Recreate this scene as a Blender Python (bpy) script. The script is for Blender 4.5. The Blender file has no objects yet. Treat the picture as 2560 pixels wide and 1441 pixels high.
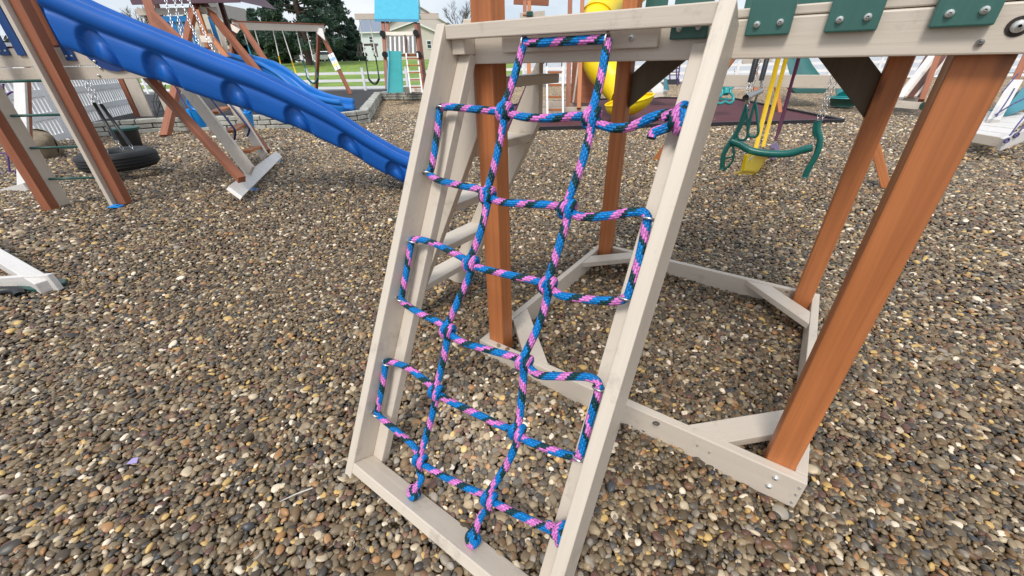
import bpy, bmesh, math, random
import numpy as np
from mathutils import Vector, Matrix
random.seed(7); rng = np.random.default_rng(7)
R = math.radians
# ------------------------------------------------------------------ camera
FPX, PIT, ROL, H = 982.314, 0.523119, -0.0218626, 1.40701
CF = Vector((0, math.cos(PIT), -math.sin(PIT))); CU0 = Vector((0, math.sin(PIT), math.cos(PIT))); CR0 = Vector((1, 0, 0))
CR = CR0*math.cos(ROL) + CU0*math.sin(ROL); CU = CU0*math.cos(ROL) - CR0*math.sin(ROL)
CAM = Vector((0, 0, H))
scn = bpy.context.scene
cd = bpy.data.cameras.new('camera'); cam = bpy.data.objects.new('camera', cd); scn.collection.objects.link(cam)
cd.sensor_width = 36; cd.lens = FPX/2560*36; cd.clip_start = .02; cd.clip_end = 2000
m4 = Matrix((CR, CU, -CF)).transposed().to_4x4(); m4.translation = CAM; cam.matrix_world = m4
scn.camera = cam
# ------------------------------------------------------------------ light
SUN_EL, SUN_AZ = R(52), R(205)         # azimuth clockwise from +Y (where the soft light comes from)
w = bpy.data.worlds.new('World'); scn.world = w; w.use_nodes = True
nt = w.node_tree; nt.nodes.clear()
def N(nt, typ, **k):
    n = nt.nodes.new(typ)
    for a, b in k.items():
        if a == 'inp':
            for i, v in b.items(): n.inputs[i].default_value = v
        else: setattr(n, a, b)
    return n
sky = N(nt, 'ShaderNodeTexSky', sky_type='NISHITA', sun_disc=False, sun_elevation=SUN_EL, sun_rotation=SUN_AZ, air_density=1.2, dust_density=3.0)
bg1 = N(nt, 'ShaderNodeBackground', inp={1: .10}); bg2 = N(nt, 'ShaderNodeBackground', inp={1: .72})
tc = N(nt, 'ShaderNodeTexCoord'); mp = N(nt, 'ShaderNodeMapping', inp={3: (1, 1, 3.2)})
nz = N(nt, 'ShaderNodeTexNoise', inp={2: 2.6, 3: 6, 4: .55}); cr = N(nt, 'ShaderNodeValToRGB')
cr.color_ramp.elements[0].position = .36; cr.color_ramp.elements[0].color = (.60, .70, .82, 1)
cr.color_ramp.elements[1].position = .62; cr.color_ramp.elements[1].color = (.88, .91, .95, 1)
mx = N(nt, 'ShaderNodeMixShader', inp={0: .86}); wo = N(nt, 'ShaderNodeOutputWorld')
L = nt.links.new
L(tc.outputs[0], mp.inputs[0]); L(mp.outputs[0], nz.inputs[0]); L(nz.outputs[0], cr.inputs[0]); L(cr.outputs[0], bg2.inputs[0])
L(sky.outputs[0], bg1.inputs[0]); L(bg1.outputs[0], mx.inputs[1]); L(bg2.outputs[0], mx.inputs[2]); L(mx.outputs[0], wo.inputs[0])
sd = bpy.data.lights.new('sun', 'SUN'); sd.energy = 1.5; sd.angle = R(16); sd.color = (1, .96, .9)
so = bpy.data.objects.new('sun', sd); scn.collection.objects.link(so)
sdir = Vector((math.sin(SUN_AZ)*math.cos(SUN_EL), math.cos(SUN_AZ)*math.cos(SUN_EL), math.sin(SUN_EL)))
so.rotation_euler = sdir.to_track_quat('Z', 'Y').to_euler(); so.location = (0, -5, 20)
scn.view_settings.view_transform = 'Standard'; scn.view_settings.look = 'None'; scn.view_settings.exposure = 0.68; scn.view_settings.gamma = 1
scn.view_settings.use_curve_mapping = False
# ------------------------------------------------------------------ positions
def ray(px, py): return CF + CR*((px-1280)/FPX) - CU*((py-720.5)/FPX)
def G(px, py, z=0.0):
    d = ray(px, py); k = (z-H)/d.z; return CAM + d*k
def pt(px, py, d): return CAM + ray(px, py)*d
def onp(px, py, P0, d):
    nn = Vector((-d[1], d[0], 0)); r = ray(px, py); return CAM + r*((Vector(P0)-CAM).dot(nn)/r.dot(nn))
def zat(P, py):             # height above ground point P that is seen at image row py
    c = Vector((P[0], P[1], 0)) - CAM
    # (c+z k).(CU*f + CF*(py-720.5)) = 0
    q = CU*FPX + CF*(py-720.5); return -c.dot(q)/q.z
YAW = -0.627458; AX = Vector((-.178732, 1.660918, 0)); TW, TD, HT, ZB = 1.4451, 1.5169, .14, 1.4008
E1 = Vector((math.cos(YAW), math.sin(YAW), 0)); N1 = Vector((-math.sin(YAW), math.cos(YAW), 0)); Z1 = Vector((0, 0, 1))
def T(u, v, z): return AX + E1*u + N1*v + Z1*z
RA = 1.1087; RS = -N1*math.cos(RA) - Z1*math.sin(RA); RM = -N1*math.sin(RA) + Z1*math.cos(RA); RO = AX + N1*.0114 + Z1*1.4; RK = .8755
def Rp(u, s, m): return CAM + (RO + E1*u + RS*s + RM*m - CAM)*RK
def rhit(px, py, m):
    d = ray(px, py); P0 = RO + RM*m; P = CAM + d*((P0-CAM).dot(RM)/d.dot(RM)); return (P-RO).dot(E1), (P-RO).dot(RS)
# ------------------------------------------------------------------ materials
def mat(name, col, rough=.5, spec=.5, metal=0, var=.12, vscale=3, bump=0, bscale=60, coat=0, detail=4):
    m = bpy.data.materials.new(name); m.use_nodes = True; t = m.node_tree; b = t.nodes['Principled BSDF']
    b.inputs['Roughness'].default_value = rough; b.inputs['Metallic'].default_value = metal
    b.inputs['Specular IOR Level'].default_value = spec; b.inputs['Coat Weight'].default_value = coat
    c = N(t, 'ShaderNodeTexCoord'); n = N(t, 'ShaderNodeTexNoise', inp={2: vscale, 3: detail, 4: .6})
    rp = N(t, 'ShaderNodeMapRange', inp={1: .3, 2: .7, 3: 1-var, 4: 1+var})
    mm = N(t, 'ShaderNodeMix', data_type='RGBA', blend_type='MULTIPLY', inp={0: 1.0}); mm.inputs[6].default_value = (*col, 1)
    t.links.new(c.outputs['Object'], n.inputs[0]); t.links.new(n.outputs[0], rp.inputs[0])
    t.links.new(rp.outputs[0], mm.inputs[7]); t.links.new(mm.outputs[2], b.inputs['Base Color'])
    if bump:
        n2 = N(t, 'ShaderNodeTexNoise', inp={2: bscale, 3: 3}); bp = N(t, 'ShaderNodeBump', inp={0: bump, 1: .01})
        t.links.new(c.outputs['Object'], n2.inputs[0]); t.links.new(n2.outputs[0], bp.inputs['Height']); t.links.new(bp.outputs[0], b.inputs['Normal'])
    return m
def wood(name, c1, c2, rough=.5, gs=(1.6, 55), bump=.25, knots=0, dirt=0.0, var=.5):
    """boards: grain runs along the UV's u (metres)"""
    m = bpy.data.materials.new(name); m.use_nodes = True; t = m.node_tree; b = t.nodes['Principled BSDF']; l = t.links.new
    uv = N(t, 'ShaderNodeUVMap'); mp = N(t, 'ShaderNodeMapping', inp={3: (gs[0], gs[1], 1)}); l(uv.outputs[0], mp.inputs[0])
    n = N(t, 'ShaderNodeTexNoise', inp={2: 1.0, 3: 5, 4: .62, 8: .6}); l(mp.outputs[0], n.inputs[0])
    mp2 = N(t, 'ShaderNodeMapping', inp={3: (1.1, 7, 1)}); l(uv.outputs[0], mp2.inputs[0])
    n2 = N(t, 'ShaderNodeTexNoise', inp={2: 1.0, 3: 3}); l(mp2.outputs[0], n2.inputs[0])
    ad = N(t, 'ShaderNodeMath', operation='MULTIPLY_ADD', inp={1: .5}); l(n.outputs[0], ad.inputs[0])
    sc = N(t, 'ShaderNodeMath', operation='MULTIPLY', inp={1: .5}); l(n2.outputs[0], sc.inputs[0]); l(sc.outputs[0], ad.inputs[2])
    r = N(t, 'ShaderNodeMapRange', inp={1: .5-var*.4, 2: .5+var*.4}); l(ad.outputs[0], r.inputs[0])
    mm = N(t, 'ShaderNodeMix', data_type='RGBA'); mm.inputs[6].default_value = (*c1, 1); mm.inputs[7].default_value = (*c2, 1); l(r.outputs[0], mm.inputs[0])
    out = mm.outputs[2]
    if dirt:
        tc = N(t, 'ShaderNodeTexCoord'); n3 = N(t, 'ShaderNodeTexNoise', inp={2: 9, 3: 8, 4: .7}); l(tc.outputs['Object'], n3.inputs[0])
        r3 = N(t, 'ShaderNodeMapRange', inp={1: .56, 2: .78, 3: 0, 4: dirt}); l(n3.outputs[0], r3.inputs[0])
        m3 = N(t, 'ShaderNodeMix', data_type='RGBA'); m3.inputs[7].default_value = (.17, .14, .11, 1); l(out, m3.inputs[6]); l(r3.outputs[0], m3.inputs[0]); out = m3.outputs[2]
    if knots:
        mk = N(t, 'ShaderNodeMapping', inp={3: (2.3, 8.0, 1)}); l(uv.outputs[0], mk.inputs[0]); vk = N(t, 'ShaderNodeTexVoronoi', inp={2: 1.0}); l(mk.outputs[0], vk.inputs[0])
        rk = N(t, 'ShaderNodeMapRange', inp={1: .03, 2: .16, 3: knots, 4: 0}); l(vk.outputs['Distance'], rk.inputs[0]); ck = N(t, 'ShaderNodeMix', data_type='RGBA'); ck.inputs[7].default_value = (c1[0]*.35, c1[1]*.35, c1[2]*.35, 1); l(out, ck.inputs[6]); l(rk.outputs[0], ck.inputs[0]); out = ck.outputs[2]
        r5 = N(t, 'ShaderNodeMapRange', inp={1: .35, 2: .65, 3: rough-.12, 4: rough+.15}); l(n2.outputs[0], r5.inputs[0]); l(r5.outputs[0], b.inputs['Roughness'])
    l(out, b.inputs['Base Color']); b.inputs['Roughness'].default_value = rough
    bp = N(t, 'ShaderNodeBump', inp={0: bump, 1: .004}); l(n.outputs[0], bp.inputs['Height']); l(bp.outputs[0], b.inputs['Normal'])
    return m
M = {}
M['almond'] = wood('almond painted lumber', (.56, .485, .40), (.65, .575, .485), rough=.42, gs=(2.2, 70), bump=.25, dirt=.50, var=.6)
M['cedar'] = wood('cedar stained lumber', (.27, .088, .030), (.62, .215, .068), rough=.5, gs=(1.1, 42), bump=.3, var=.55, knots=.75)
M['brown'] = wood('red brown stained lumber', (.21, .068, .034), (.40, .142, .070), rough=.55, gs=(1.1, 42), bump=.2)
M['darkbrown'] = wood('dark brown stained lumber', (.085, .028, .018), (.15, .05, .03), rough=.6)
M['green'] = wood('green painted slats', (.030, .108, .090), (.046, .142, .120), rough=.38, bump=.2)
M['blueboard'] = wood('navy painted slats', (.015, .055, .19), (.025, .085, .27), rough=.4)
M['skyboard'] = wood('bright blue slats', (.012, .17, .45), (.02, .24, .58), rough=.4)
M['whitewood'] = wood('white weathered lumber', (.62, .59, .56), (.74, .71, .68), rough=.5, dirt=.3)
M['blue'] = mat('blue moulded plastic', (.004, .108, .46), .40, .45, var=.10, vscale=2.5, bump=.10, bscale=260)
M['blue2'] = mat('light blue plastic', (.01, .27, .72), .35, var=.08)
M['navy'] = mat('navy coated steel', (.008, .018, .12), .35)
M['bluedisc'] = mat('navy plastic bracket', (.008, .04, .19), .4)
M['plasgreen'] = mat('dark teal plastic', (.006, .115, .100), .3, .5, var=.1, bump=.08, bscale=200)
M['teal'] = mat('teal plastic', (.03, .30, .30), .3, var=.08)
M['tealpale'] = mat('pale teal canvas', (.07, .42, .58), .6, var=.06, vscale=5)
M['tealdark'] = mat('teal canvas trim', (.02, .22, .36), .6)
M['boat'] = mat('teal painted board', (.07, .25, .31), .4)
M['yellow'] = mat('yellow plastic', (.92, .68, .008), .35, var=.06)
M['yellow2'] = mat('yellow vinyl chain cover', (.90, .58, .02), .45, var=.08, vscale=12)
M['maroon'] = mat('maroon vinyl chain cover', (.085, .013, .045), .45)
M['lilac'] = mat('lilac plastic tag', (.33, .27, .52), .5)
M['rubber'] = mat('black tyre rubber', (.012, .013, .014), .62, var=.3, vscale=6, bump=.2, bscale=90)
M['blackv'] = mat('black vinyl', (.012, .014, .016), .4)
M['greenv'] = mat('dark green coated pipe', (.014, .075, .062), .38)
M['steel'] = mat('galvanised steel', (.62, .63, .65), .28, metal=1, var=.12, vscale=20)
M['steel2'] = mat('dull steel', (.42, .42, .43), .45, metal=.9)
M['bolt'] = mat('zinc bolt', (.66, .67, .66), .4, metal=.5, var=.2, vscale=90)
M['hole'] = mat('dark bore', (.03, .022, .018), .8)
M['vinyl'] = mat('white vinyl', (.86, .87, .88), .4, var=.04)
M['purple'] = mat('purple rope', (.085, .03, .16), .7, var=.3, vscale=60)
M['navyrope'] = mat('navy and white rope', (.10, .09, .22), .7, var=.6, vscale=40)
M['whiterope'] = mat('pale rope', (.62, .60, .55), .7)
M['mat_m'] = mat('maroon rubber mulch', (.095, .022, .030), .85, var=.55, vscale=30, bump=.6, bscale=50, detail=8)
M['mulch'] = mat('dark rubber mulch', (.036, .033, .036), .85, var=.7, vscale=22, bump=.8, bscale=40, detail=8)
M['border'] = mat('black plastic edging', (.02, .017, .022), .5)
M['siding'] = mat('cream siding', (.62, .555, .50), .6, var=.04)
M['whiteside'] = mat('white siding', (.72, .75, .78), .6, var=.04)
M['roofg'] = mat('grey shingles', (.22, .26, .33), .8, var=.15, vscale=8)
M['rooft'] = mat('taupe shingles', (.26, .23, .21), .8, var=.15, vscale=8)
M['trim'] = mat('white trim', (.8, .8, .8), .5)
M['glass'] = mat('dark window glass', (.05, .06, .08), .12, var=.3)
M['bark'] = mat('brown bark', (.07, .05, .038), .9, var=.4, vscale=12, bump=.6, bscale=20)
M['twig'] = mat('grey brown twigs', (.14, .115, .105), .9, var=.3)
M['roofred'] = wood('purple stained roof boards', (.10, .05, .07), (.16, .09, .115), rough=.5)
M['car'] = mat('silver car paint', (.50, .52, .54), .3, metal=.3)
M['asphalt'] = mat('grey asphalt', (.16, .16, .17), .85)
M['needle'] = mat('dark pine needles', (.042, .080, .060), .7, var=.7, vscale=1.1, detail=6)
M['needle2'] = mat('green pine needles', (.058, .105, .055), .7, var=.7, vscale=1.3, detail=6)
M['vanilla'] = mat('beige plastic', (.50, .45, .38), .5)
def rope_mat():
    m = bpy.data.materials.new('braided rope'); m.use_nodes = True; t = m.node_tree; b = t.nodes['Principled BSDF']; l = t.links.new
    uv = N(t, 'ShaderNodeUVMap'); sx = N(t, 'ShaderNodeSeparateXYZ'); l(uv.outputs[0], sx.inputs[0])
    def mth(op, a, b_=None, c=None):
        n = N(t, 'ShaderNodeMath', operation=op)
        for i, v in enumerate((a, b_, c)):
            if v is None: continue
            if isinstance(v, (int, float)): n.inputs[i].default_value = v
            else: l(v, n.inputs[i])
        return n.outputs[0]
    NS = 10.0; CL = .0150; PER = .098
    kv = mth('MULTIPLY', sx.outputs[1], NS); k = mth('FLOOR', kv); fv = mth('FRACT', kv)
    k1 = mth('MULTIPLY', k, .5)
    a = mth('ADD', mth('DIVIDE', sx.outputs[0], CL), k1); fa = mth('FRACT', a); ia = mth('FLOOR', a)
    uq = mth('MULTIPLY', mth('SUBTRACT', ia, k1), CL)
    tt = mth('FRACT', mth('ADD', mth('DIVIDE', uq, PER), mth('MULTIPLY', k, 1/NS)))
    rp = N(t, 'ShaderNodeValToRGB'); rp.color_ramp.interpolation = 'CONSTANT'; e = rp.color_ramp.elements
    e[0].position = 0; e[0].color = (.80, .24, .66, 1); e[1].position = .31; e[1].color = (.004, .052, .062, 1)
    x = e.new(.56); x.color = (.0, .215, .62, 1)
    l(tt, rp.inputs[0])
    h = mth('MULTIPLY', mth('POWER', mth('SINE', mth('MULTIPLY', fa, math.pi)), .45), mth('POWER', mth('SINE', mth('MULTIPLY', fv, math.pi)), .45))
    # random tone per strand cell, colour darker towards strand edges
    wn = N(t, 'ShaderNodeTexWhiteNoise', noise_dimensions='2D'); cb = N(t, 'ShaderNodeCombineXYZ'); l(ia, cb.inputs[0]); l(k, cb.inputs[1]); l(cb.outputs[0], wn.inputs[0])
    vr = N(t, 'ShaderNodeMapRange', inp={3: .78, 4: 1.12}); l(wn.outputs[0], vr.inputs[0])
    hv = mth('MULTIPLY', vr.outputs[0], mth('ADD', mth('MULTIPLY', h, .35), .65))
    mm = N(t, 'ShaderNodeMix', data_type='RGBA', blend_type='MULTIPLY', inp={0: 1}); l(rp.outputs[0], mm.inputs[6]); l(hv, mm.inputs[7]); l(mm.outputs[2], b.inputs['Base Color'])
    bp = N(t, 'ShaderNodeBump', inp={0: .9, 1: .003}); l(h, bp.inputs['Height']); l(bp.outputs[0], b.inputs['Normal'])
    b.inputs['Roughness'].default_value = .42; b.inputs['Specular IOR Level'].default_value = .3
    return m
M['rope'] = rope_mat()
# ------------------------------------------------------------------ mesh builder
class MB:
    def __init__(s): s.v = []; s.f = []; s.uv = []
    def add(s, vs, fs, uvs=None):
        o = len(s.v); s.v += [tuple(p) for p in vs]
        for i, f in enumerate(fs):
            s.f.append([o+j for j in f]); s.uv.append(uvs[i] if uvs else [(0, 0)]*len(f))
    def hexa(s, fn, a0, a1, b0, b1, c0, c1):
        """box in parameter space mapped by fn; grain along the longest side"""
        A = (a0, a1); B = (b0, b1); C = (c0, c1)
        P = [(A[i], B[j], C[k]) for i in (0, 1) for j in (0, 1) for k in (0, 1)]
        F = [(0, 1, 3, 2), (4, 6, 7, 5), (0, 4, 5, 1), (2, 3, 7, 6), (0, 2, 6, 4), (1, 5, 7, 3)]
        d = (abs(a1-a0), abs(b1-b0), abs(c1-c0)); Lx = d.index(max(d)); ox, oy = random.random()*50, random.random()*50
        uvs = []
        for fi, f in enumerate(F):
            n = fi//2; oth = [i for i in range(3) if i != n]
            if n == Lx: u, v = oth
            else: u = Lx; v = [i for i in oth if i != Lx][0]
            uvs.append([(P[q][u]+ox, P[q][v]+oy+n*.37) for q in f])
        V = [Vector(fn(*p)) for p in P]
        # keep outward normals
        c = sum(V, Vector())/8
        for i, f in enumerate(F):
            nrm = (V[f[1]]-V[f[0]]).cross(V[f[2]]-V[f[1]]); fc = sum((V[q] for q in f), Vector())/4
            if nrm.dot(fc-c) < 0: F[i] = tuple(reversed(f)); uvs[i] = uvs[i][::-1]
        s.add(V, F, uvs)
    def bar(s, p0, p1, w, h, side=None):
        """board from p0 to p1 (centre line); w across `side`, h the other way"""
        p0 = Vector(p0); p1 = Vector(p1); d = (p1-p0); Ln = d.length; d.normalize()
        sd = Vector(side) if side is not None else d.cross(Z1)
        if sd.length < 1e-4: sd = Vector((1, 0, 0))
        sd = (sd - d*sd.dot(d)).normalized(); up = sd.cross(d)
        s.hexa(lambda a, b, c: p0 + d*a + sd*b + up*c, 0, Ln, -w/2, w/2, -h/2, h/2)
    def box(s, x0, x1, y0, y1, z0, z1): s.hexa(lambda a, b, c: Vector((a, b, c)), x0, x1, y0, y1, z0, z1)
    def prism(s, pts, t):
        n = len(pts); P = [Vector(p) for p in pts]; t = Vector(t); V = P + [p+t for p in P]
        ox = random.random()*9; a = (P[1]-P[0]).normalized(); nn = t.normalized(); b = nn.cross(a)
        uv = lambda p: (p.dot(a)+ox, p.dot(b)+ox)
        nv = Vector()
        for i in range(n): nv += (P[i]-P[0]).cross(P[(i+1) % n]-P[0])
        f0 = list(range(n)); f1 = [n+i for i in range(n)]
        if nv.dot(t) > 0: F = [f0[::-1], f1] + [[i, (i+1) % n, n+(i+1) % n, n+i] for i in range(n)]
        else: F = [f0, f1[::-1]] + [[n+i, n+(i+1) % n, (i+1) % n, i] for i in range(n)]
        s.add(V, F, [[uv(V[q]) for q in f] for f in F])
    def tube(s, path, r, seg=10, closed=False, cap=True, uoff=0.0):
        P = [Vector(p) for p in path]; n = len(P); V = []; F = []; U = []
        rr = r if isinstance(r, (list, tuple)) else [r]*n
        tg = []
        for i in range(n):
            a = P[(i-1) % n] if (closed or i > 0) else P[i]; b = P[(i+1) % n] if (closed or i < n-1) else P[i]
            tg.append((b-a).normalized())
        q = tg[0].orthogonal().normalized(); ln = uoff; us = [ln]
        fr = []
        for i in range(n):
            q = (q - tg[i]*q.dot(tg[i])).normalized(); fr.append((q.copy(), tg[i].cross(q)))
        for i in range(n):
            a, b = fr[i]
            for j in range(seg):
                t = 2*math.pi*j/seg; V.append(P[i] + (a*math.cos(t)+b*math.sin(t))*rr[i])
            if i: ln += (P[i]-P[i-1]).length; us.append(ln)
        m = n if closed else n-1; us.append(ln + (P[0]-P[-1]).length)
        for i in range(m):
            for j in range(seg):
                i2 = (i+1) % n; j2 = (j+1) % seg
                F.append([i*seg+j, i2*seg+j, i2*seg+j2, i*seg+j2][::-1])
                U.append([(us[i], j/seg), (us[i+1], j/seg), (us[i+1], (j+1)/seg), (us[i], (j+1)/seg)][::-1])
        if cap and not closed:
            F.append(list(range(seg))); U.append([(us[0], 0)]*seg)
            F.append([(n-1)*seg+j for j in range(seg)][::-1]); U.append([(us[n-1], 0)]*seg)
        s.add(V, F, U)
    def cyl(s, p0, p1, r, seg=12): s.tube([p0, p1], r, seg)
    def torus(s, c, ax, R_, r, seg=20, rs=8, sx=1.0, dirx=None):
        ax = Vector(ax).normalized(); a = Vector(dirx).normalized() if dirx is not None else ax.orthogonal().normalized(); a = (a-ax*a.dot(ax)).normalized(); b = ax.cross(a)
        s.tube([Vector(c) + a*(R_*sx*math.cos(2*math.pi*i/seg)) + b*(R_*math.sin(2*math.pi*i/seg)) for i in range(seg)], r, rs, closed=True)
    def grid(s, f, nu, nv, uvs=(1, 1)):
        V = []; F = []; U = []
        for i in range(nu+1):
            for j in range(nv+1): V.append(f(i/nu, j/nv))
        for i in range(nu):
            for j in range(nv):
                q = [i*(nv+1)+j, (i+1)*(nv+1)+j, (i+1)*(nv+1)+j+1, i*(nv+1)+j+1]; F.append(q)
                U.append([((k//(nv+1))/nu*uvs[0], (k % (nv+1))/nv*uvs[1]) for k in q])
        s.add(V, F, U)
    def build(s, name, m, parent=None, smooth=False, bev=0.0, label=None):
        me = bpy.data.meshes.new(name); off = WO[parent.name] if parent else Vector()
        me.from_pydata([(x-off.x, y-off.y, z-off.z) for x, y, z in s.v], [], s.f)
        ul = me.uv_layers.new(name='UVMap'); ul.data.foreach_set('uv', [c for f in s.uv for p in f for c in p])
        me.materials.append(M[m] if isinstance(m, str) else m)
        if smooth: me.polygons.foreach_set('use_smooth', [True]*len(me.polygons))
        me.update(); o = bpy.data.objects.new(name, me); scn.collection.objects.link(o)
        if parent: o.parent = parent
        WO[o.name] = off
        if bev:
            b = o.modifiers.new('bevel', 'BEVEL'); b.width = bev; b.segments = 2; b.limit_method = 'ANGLE'; b.harden_normals = False
        if label: o['label'] = label
        return o
WO = {}
def thing(name, label, cat, loc, group=None):
    o = bpy.data.objects.new(name, None); scn.collection.objects.link(o); o.location = loc; o.empty_display_size = .1
    o['label'] = label; o['category'] = cat
    if group: o['group'] = group
    WO[o.name] = Vector(loc); return o
def tag(o, label, cat, group=None):
    o['label'] = label; o['category'] = cat
    if group: o['group'] = group
    return o
def struct(o, kind='structure'): o['kind'] = kind; return o
def dup(o, dloc, label=None, par=None, top=True, sub=None):
    c = o.copy(); scn.collection.objects.link(c); c.parent = par
    if top:
        c.location = Vector(o.location) + Vector(dloc)
        if label: c['label'] = label
        WO[c.name] = Vector(c.location)
    for ch in list(o.children): dup(ch, (0, 0, 0), None, c, False)
    return c
def cr_spline(P, n=8, closed=False):
    P = [Vector(p) for p in P]; out = []; m = len(P)
    for i in range(m-1):
        p0 = P[max(i-1, 0)]; p1 = P[i]; p2 = P[i+1]; p3 = P[min(i+2, m-1)]
        for k in range(n):
            t = k/n; out.append(.5*((2*p1) + (p2-p0)*t + (2*p0-5*p1+4*p2-p3)*t*t + (3*p1-p0-3*p2+p3)*t**3))
    out.append(P[-1]); return out
def bolt(mb, P, nrm, r=.011):
    P = Vector(P); n = Vector(nrm).normalized()
    mb.tube([P-n*.002, P+n*.003, P+n*.006, P+n*.0075], [r, r, r*.75, r*.3], 12)
def chain(mb, p0, p1, L=.034, r=.0035, wdt=.011, seg=8, rs=5):
    p0 = Vector(p0); p1 = Vector(p1); d = p1-p0; n = max(2, int(d.length/(L*.78))); d.normalize(); a = d.orthogonal().normalized(); b = d.cross(a)
    for i in range(n):
        c = p0 + (p1-p0)*((i+.5)/n); ax = a if i % 2 else b; mb.torus(c, ax, wdt, r, seg, rs, sx=L*.5/wdt, dirx=d)
# ------------------------------------------------------------------ ground
C0 = T(.0, -.28, 0)
def gh(x, y):
    """height of the gravel"""
    h = .012*np.sin(x*1.9+.5*y+1)*np.cos(y*1.4-.6*x) + .006*np.sin(x*5.1+y*3.3)
    c = T(.05, -.12, 0); h = h + .05*np.exp(-(((x-c.x)**2+(y-c.y)**2)/.10))
    c = T(.45, -.2, 0); h = h + .03*np.exp(-(((x-c.x)**2+(y-c.y)**2)/.06))
    c = T(1.5, -.25, 0); h = h - .02*np.exp(-(((x-c.x)**2+(y-c.y)**2)/.15))
    U = (x-AX.x)*E1.x + (y-AX.y)*E1.y; Vv = (x-AX.x)*N1.x + (y-AX.y)*N1.y
    dx = np.maximum(np.maximum(-U, U-TW), 0); dy = np.maximum(np.maximum(-Vv, Vv-TD), 0); dout = np.hypot(dx, dy); din = np.minimum(np.minimum(U, TW-U), np.minimum(Vv, TD-Vv))
    dd = np.where((dout > 0), dout, np.maximum(din-.038, 0)); wob = .6+.4*np.sin(U*7+1.3)*np.cos(Vv*6)
    h = h + .022*wob*np.exp(-(dd/.06)**2)
    return h
def hill(x, y):
    t = np.clip((y-31)/32, 0, 1); return 1.85*t*t*(3-2*t) + np.clip(y-63, 0, 400)*.004
def gmat():
    m = bpy.data.materials.new('gravel bed'); m.use_nodes = True; t = m.node_tree; b = t.nodes['Principled BSDF']; l = t.links.new
    c = N(t, 'ShaderNodeTexCoord'); v = N(t, 'ShaderNodeTexVoronoi', inp={2: 30}); l(c.outputs['Object'], v.inputs[0])
    wn = N(t, 'ShaderNodeTexWhiteNoise'); l(v.outputs['Color'], wn.inputs[0]); r = pebramp(t); l(wn.outputs['Value'], r.inputs[0])
    rd = N(t, 'ShaderNodeMapRange', inp={1: .25, 2: .85, 3: 1.15, 4: .30}); l(v.outputs['Distance'], rd.inputs[0])
    n = N(t, 'ShaderNodeTexNoise', inp={2: .35, 3: 5}); l(c.outputs['Object'], n.inputs[0]); nr = N(t, 'ShaderNodeMapRange', inp={1: .35, 2: .65, 3: .8, 4: 1.15}); l(n.outputs[0], nr.inputs[0])
    ge = N(t, 'ShaderNodeSeparateXYZ'); l(c.outputs['Object'], ge.inputs[0]); fr_ = N(t, 'ShaderNodeMapRange', inp={1: 12.5, 2: 14.0, 3: 1.0, 4: 2.6}); l(ge.outputs[1], fr_.inputs[0])
    m0 = N(t, 'ShaderNodeMath', operation='MULTIPLY'); l(rd.outputs[0], m0.inputs[0]); l(fr_.outputs[0], m0.inputs[1])
    mu = N(t, 'ShaderNodeMath', operation='MULTIPLY'); l(m0.outputs[0], mu.inputs[0]); l(nr.outputs[0], mu.inputs[1])
    mm = N(t, 'ShaderNodeMix', data_type='RGBA', blend_type='MULTIPLY', inp={0: 1}); l(r.outputs[0], mm.inputs[6]); l(mu.outputs[0], mm.inputs[7]); l(mm.outputs[2], b.inputs['Base Color'])
    bp = N(t, 'ShaderNodeBump', inp={0: 1, 1: .03}); l(rd.outputs[0], bp.inputs['Height']); l(bp.outputs[0], b.inputs['Normal']); b.inputs['Roughness'].default_value = .75
    return m
PEB = [(.0, (.098, .074, .044)), (.10, (.145, .112, .068)), (.20, (.068, .052, .034)), (.29, (.185, .145, .088)), (.38, (.048, .042, .036)), (.46, (.150, .098, .048)), (.56, (.230, .182, .115)),
       (.64, (.095, .088, .070)), (.70, (.155, .085, .048)), (.75, (.30, .235, .145)), (.81, (.110, .058, .044)), (.845, (.33, .18, .075)), (.875, (.25, .225, .185)), (.905, (.50, .35, .13)), (.935, (.50, .43, .31)), (.968, (.70, .63, .51)), (.985, (.050, .054, .062))]
def pebramp(t):
    r = N(t, 'ShaderNodeValToRGB'); r.color_ramp.interpolation = 'CONSTANT'; e = r.color_ramp.elements
    e[0].position = 0; wm = lambda c: (min(1, c[0]*1.08), c[1]*1.01, c[2]*.95, 1)
    e[0].color = wm(PEB[0][1]); e[1].position = PEB[1][0]; e[1].color = wm(PEB[1][1])
    for p, c in PEB[2:]:
        x = e.new(p); x.color = wm(c)
    return r
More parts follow.
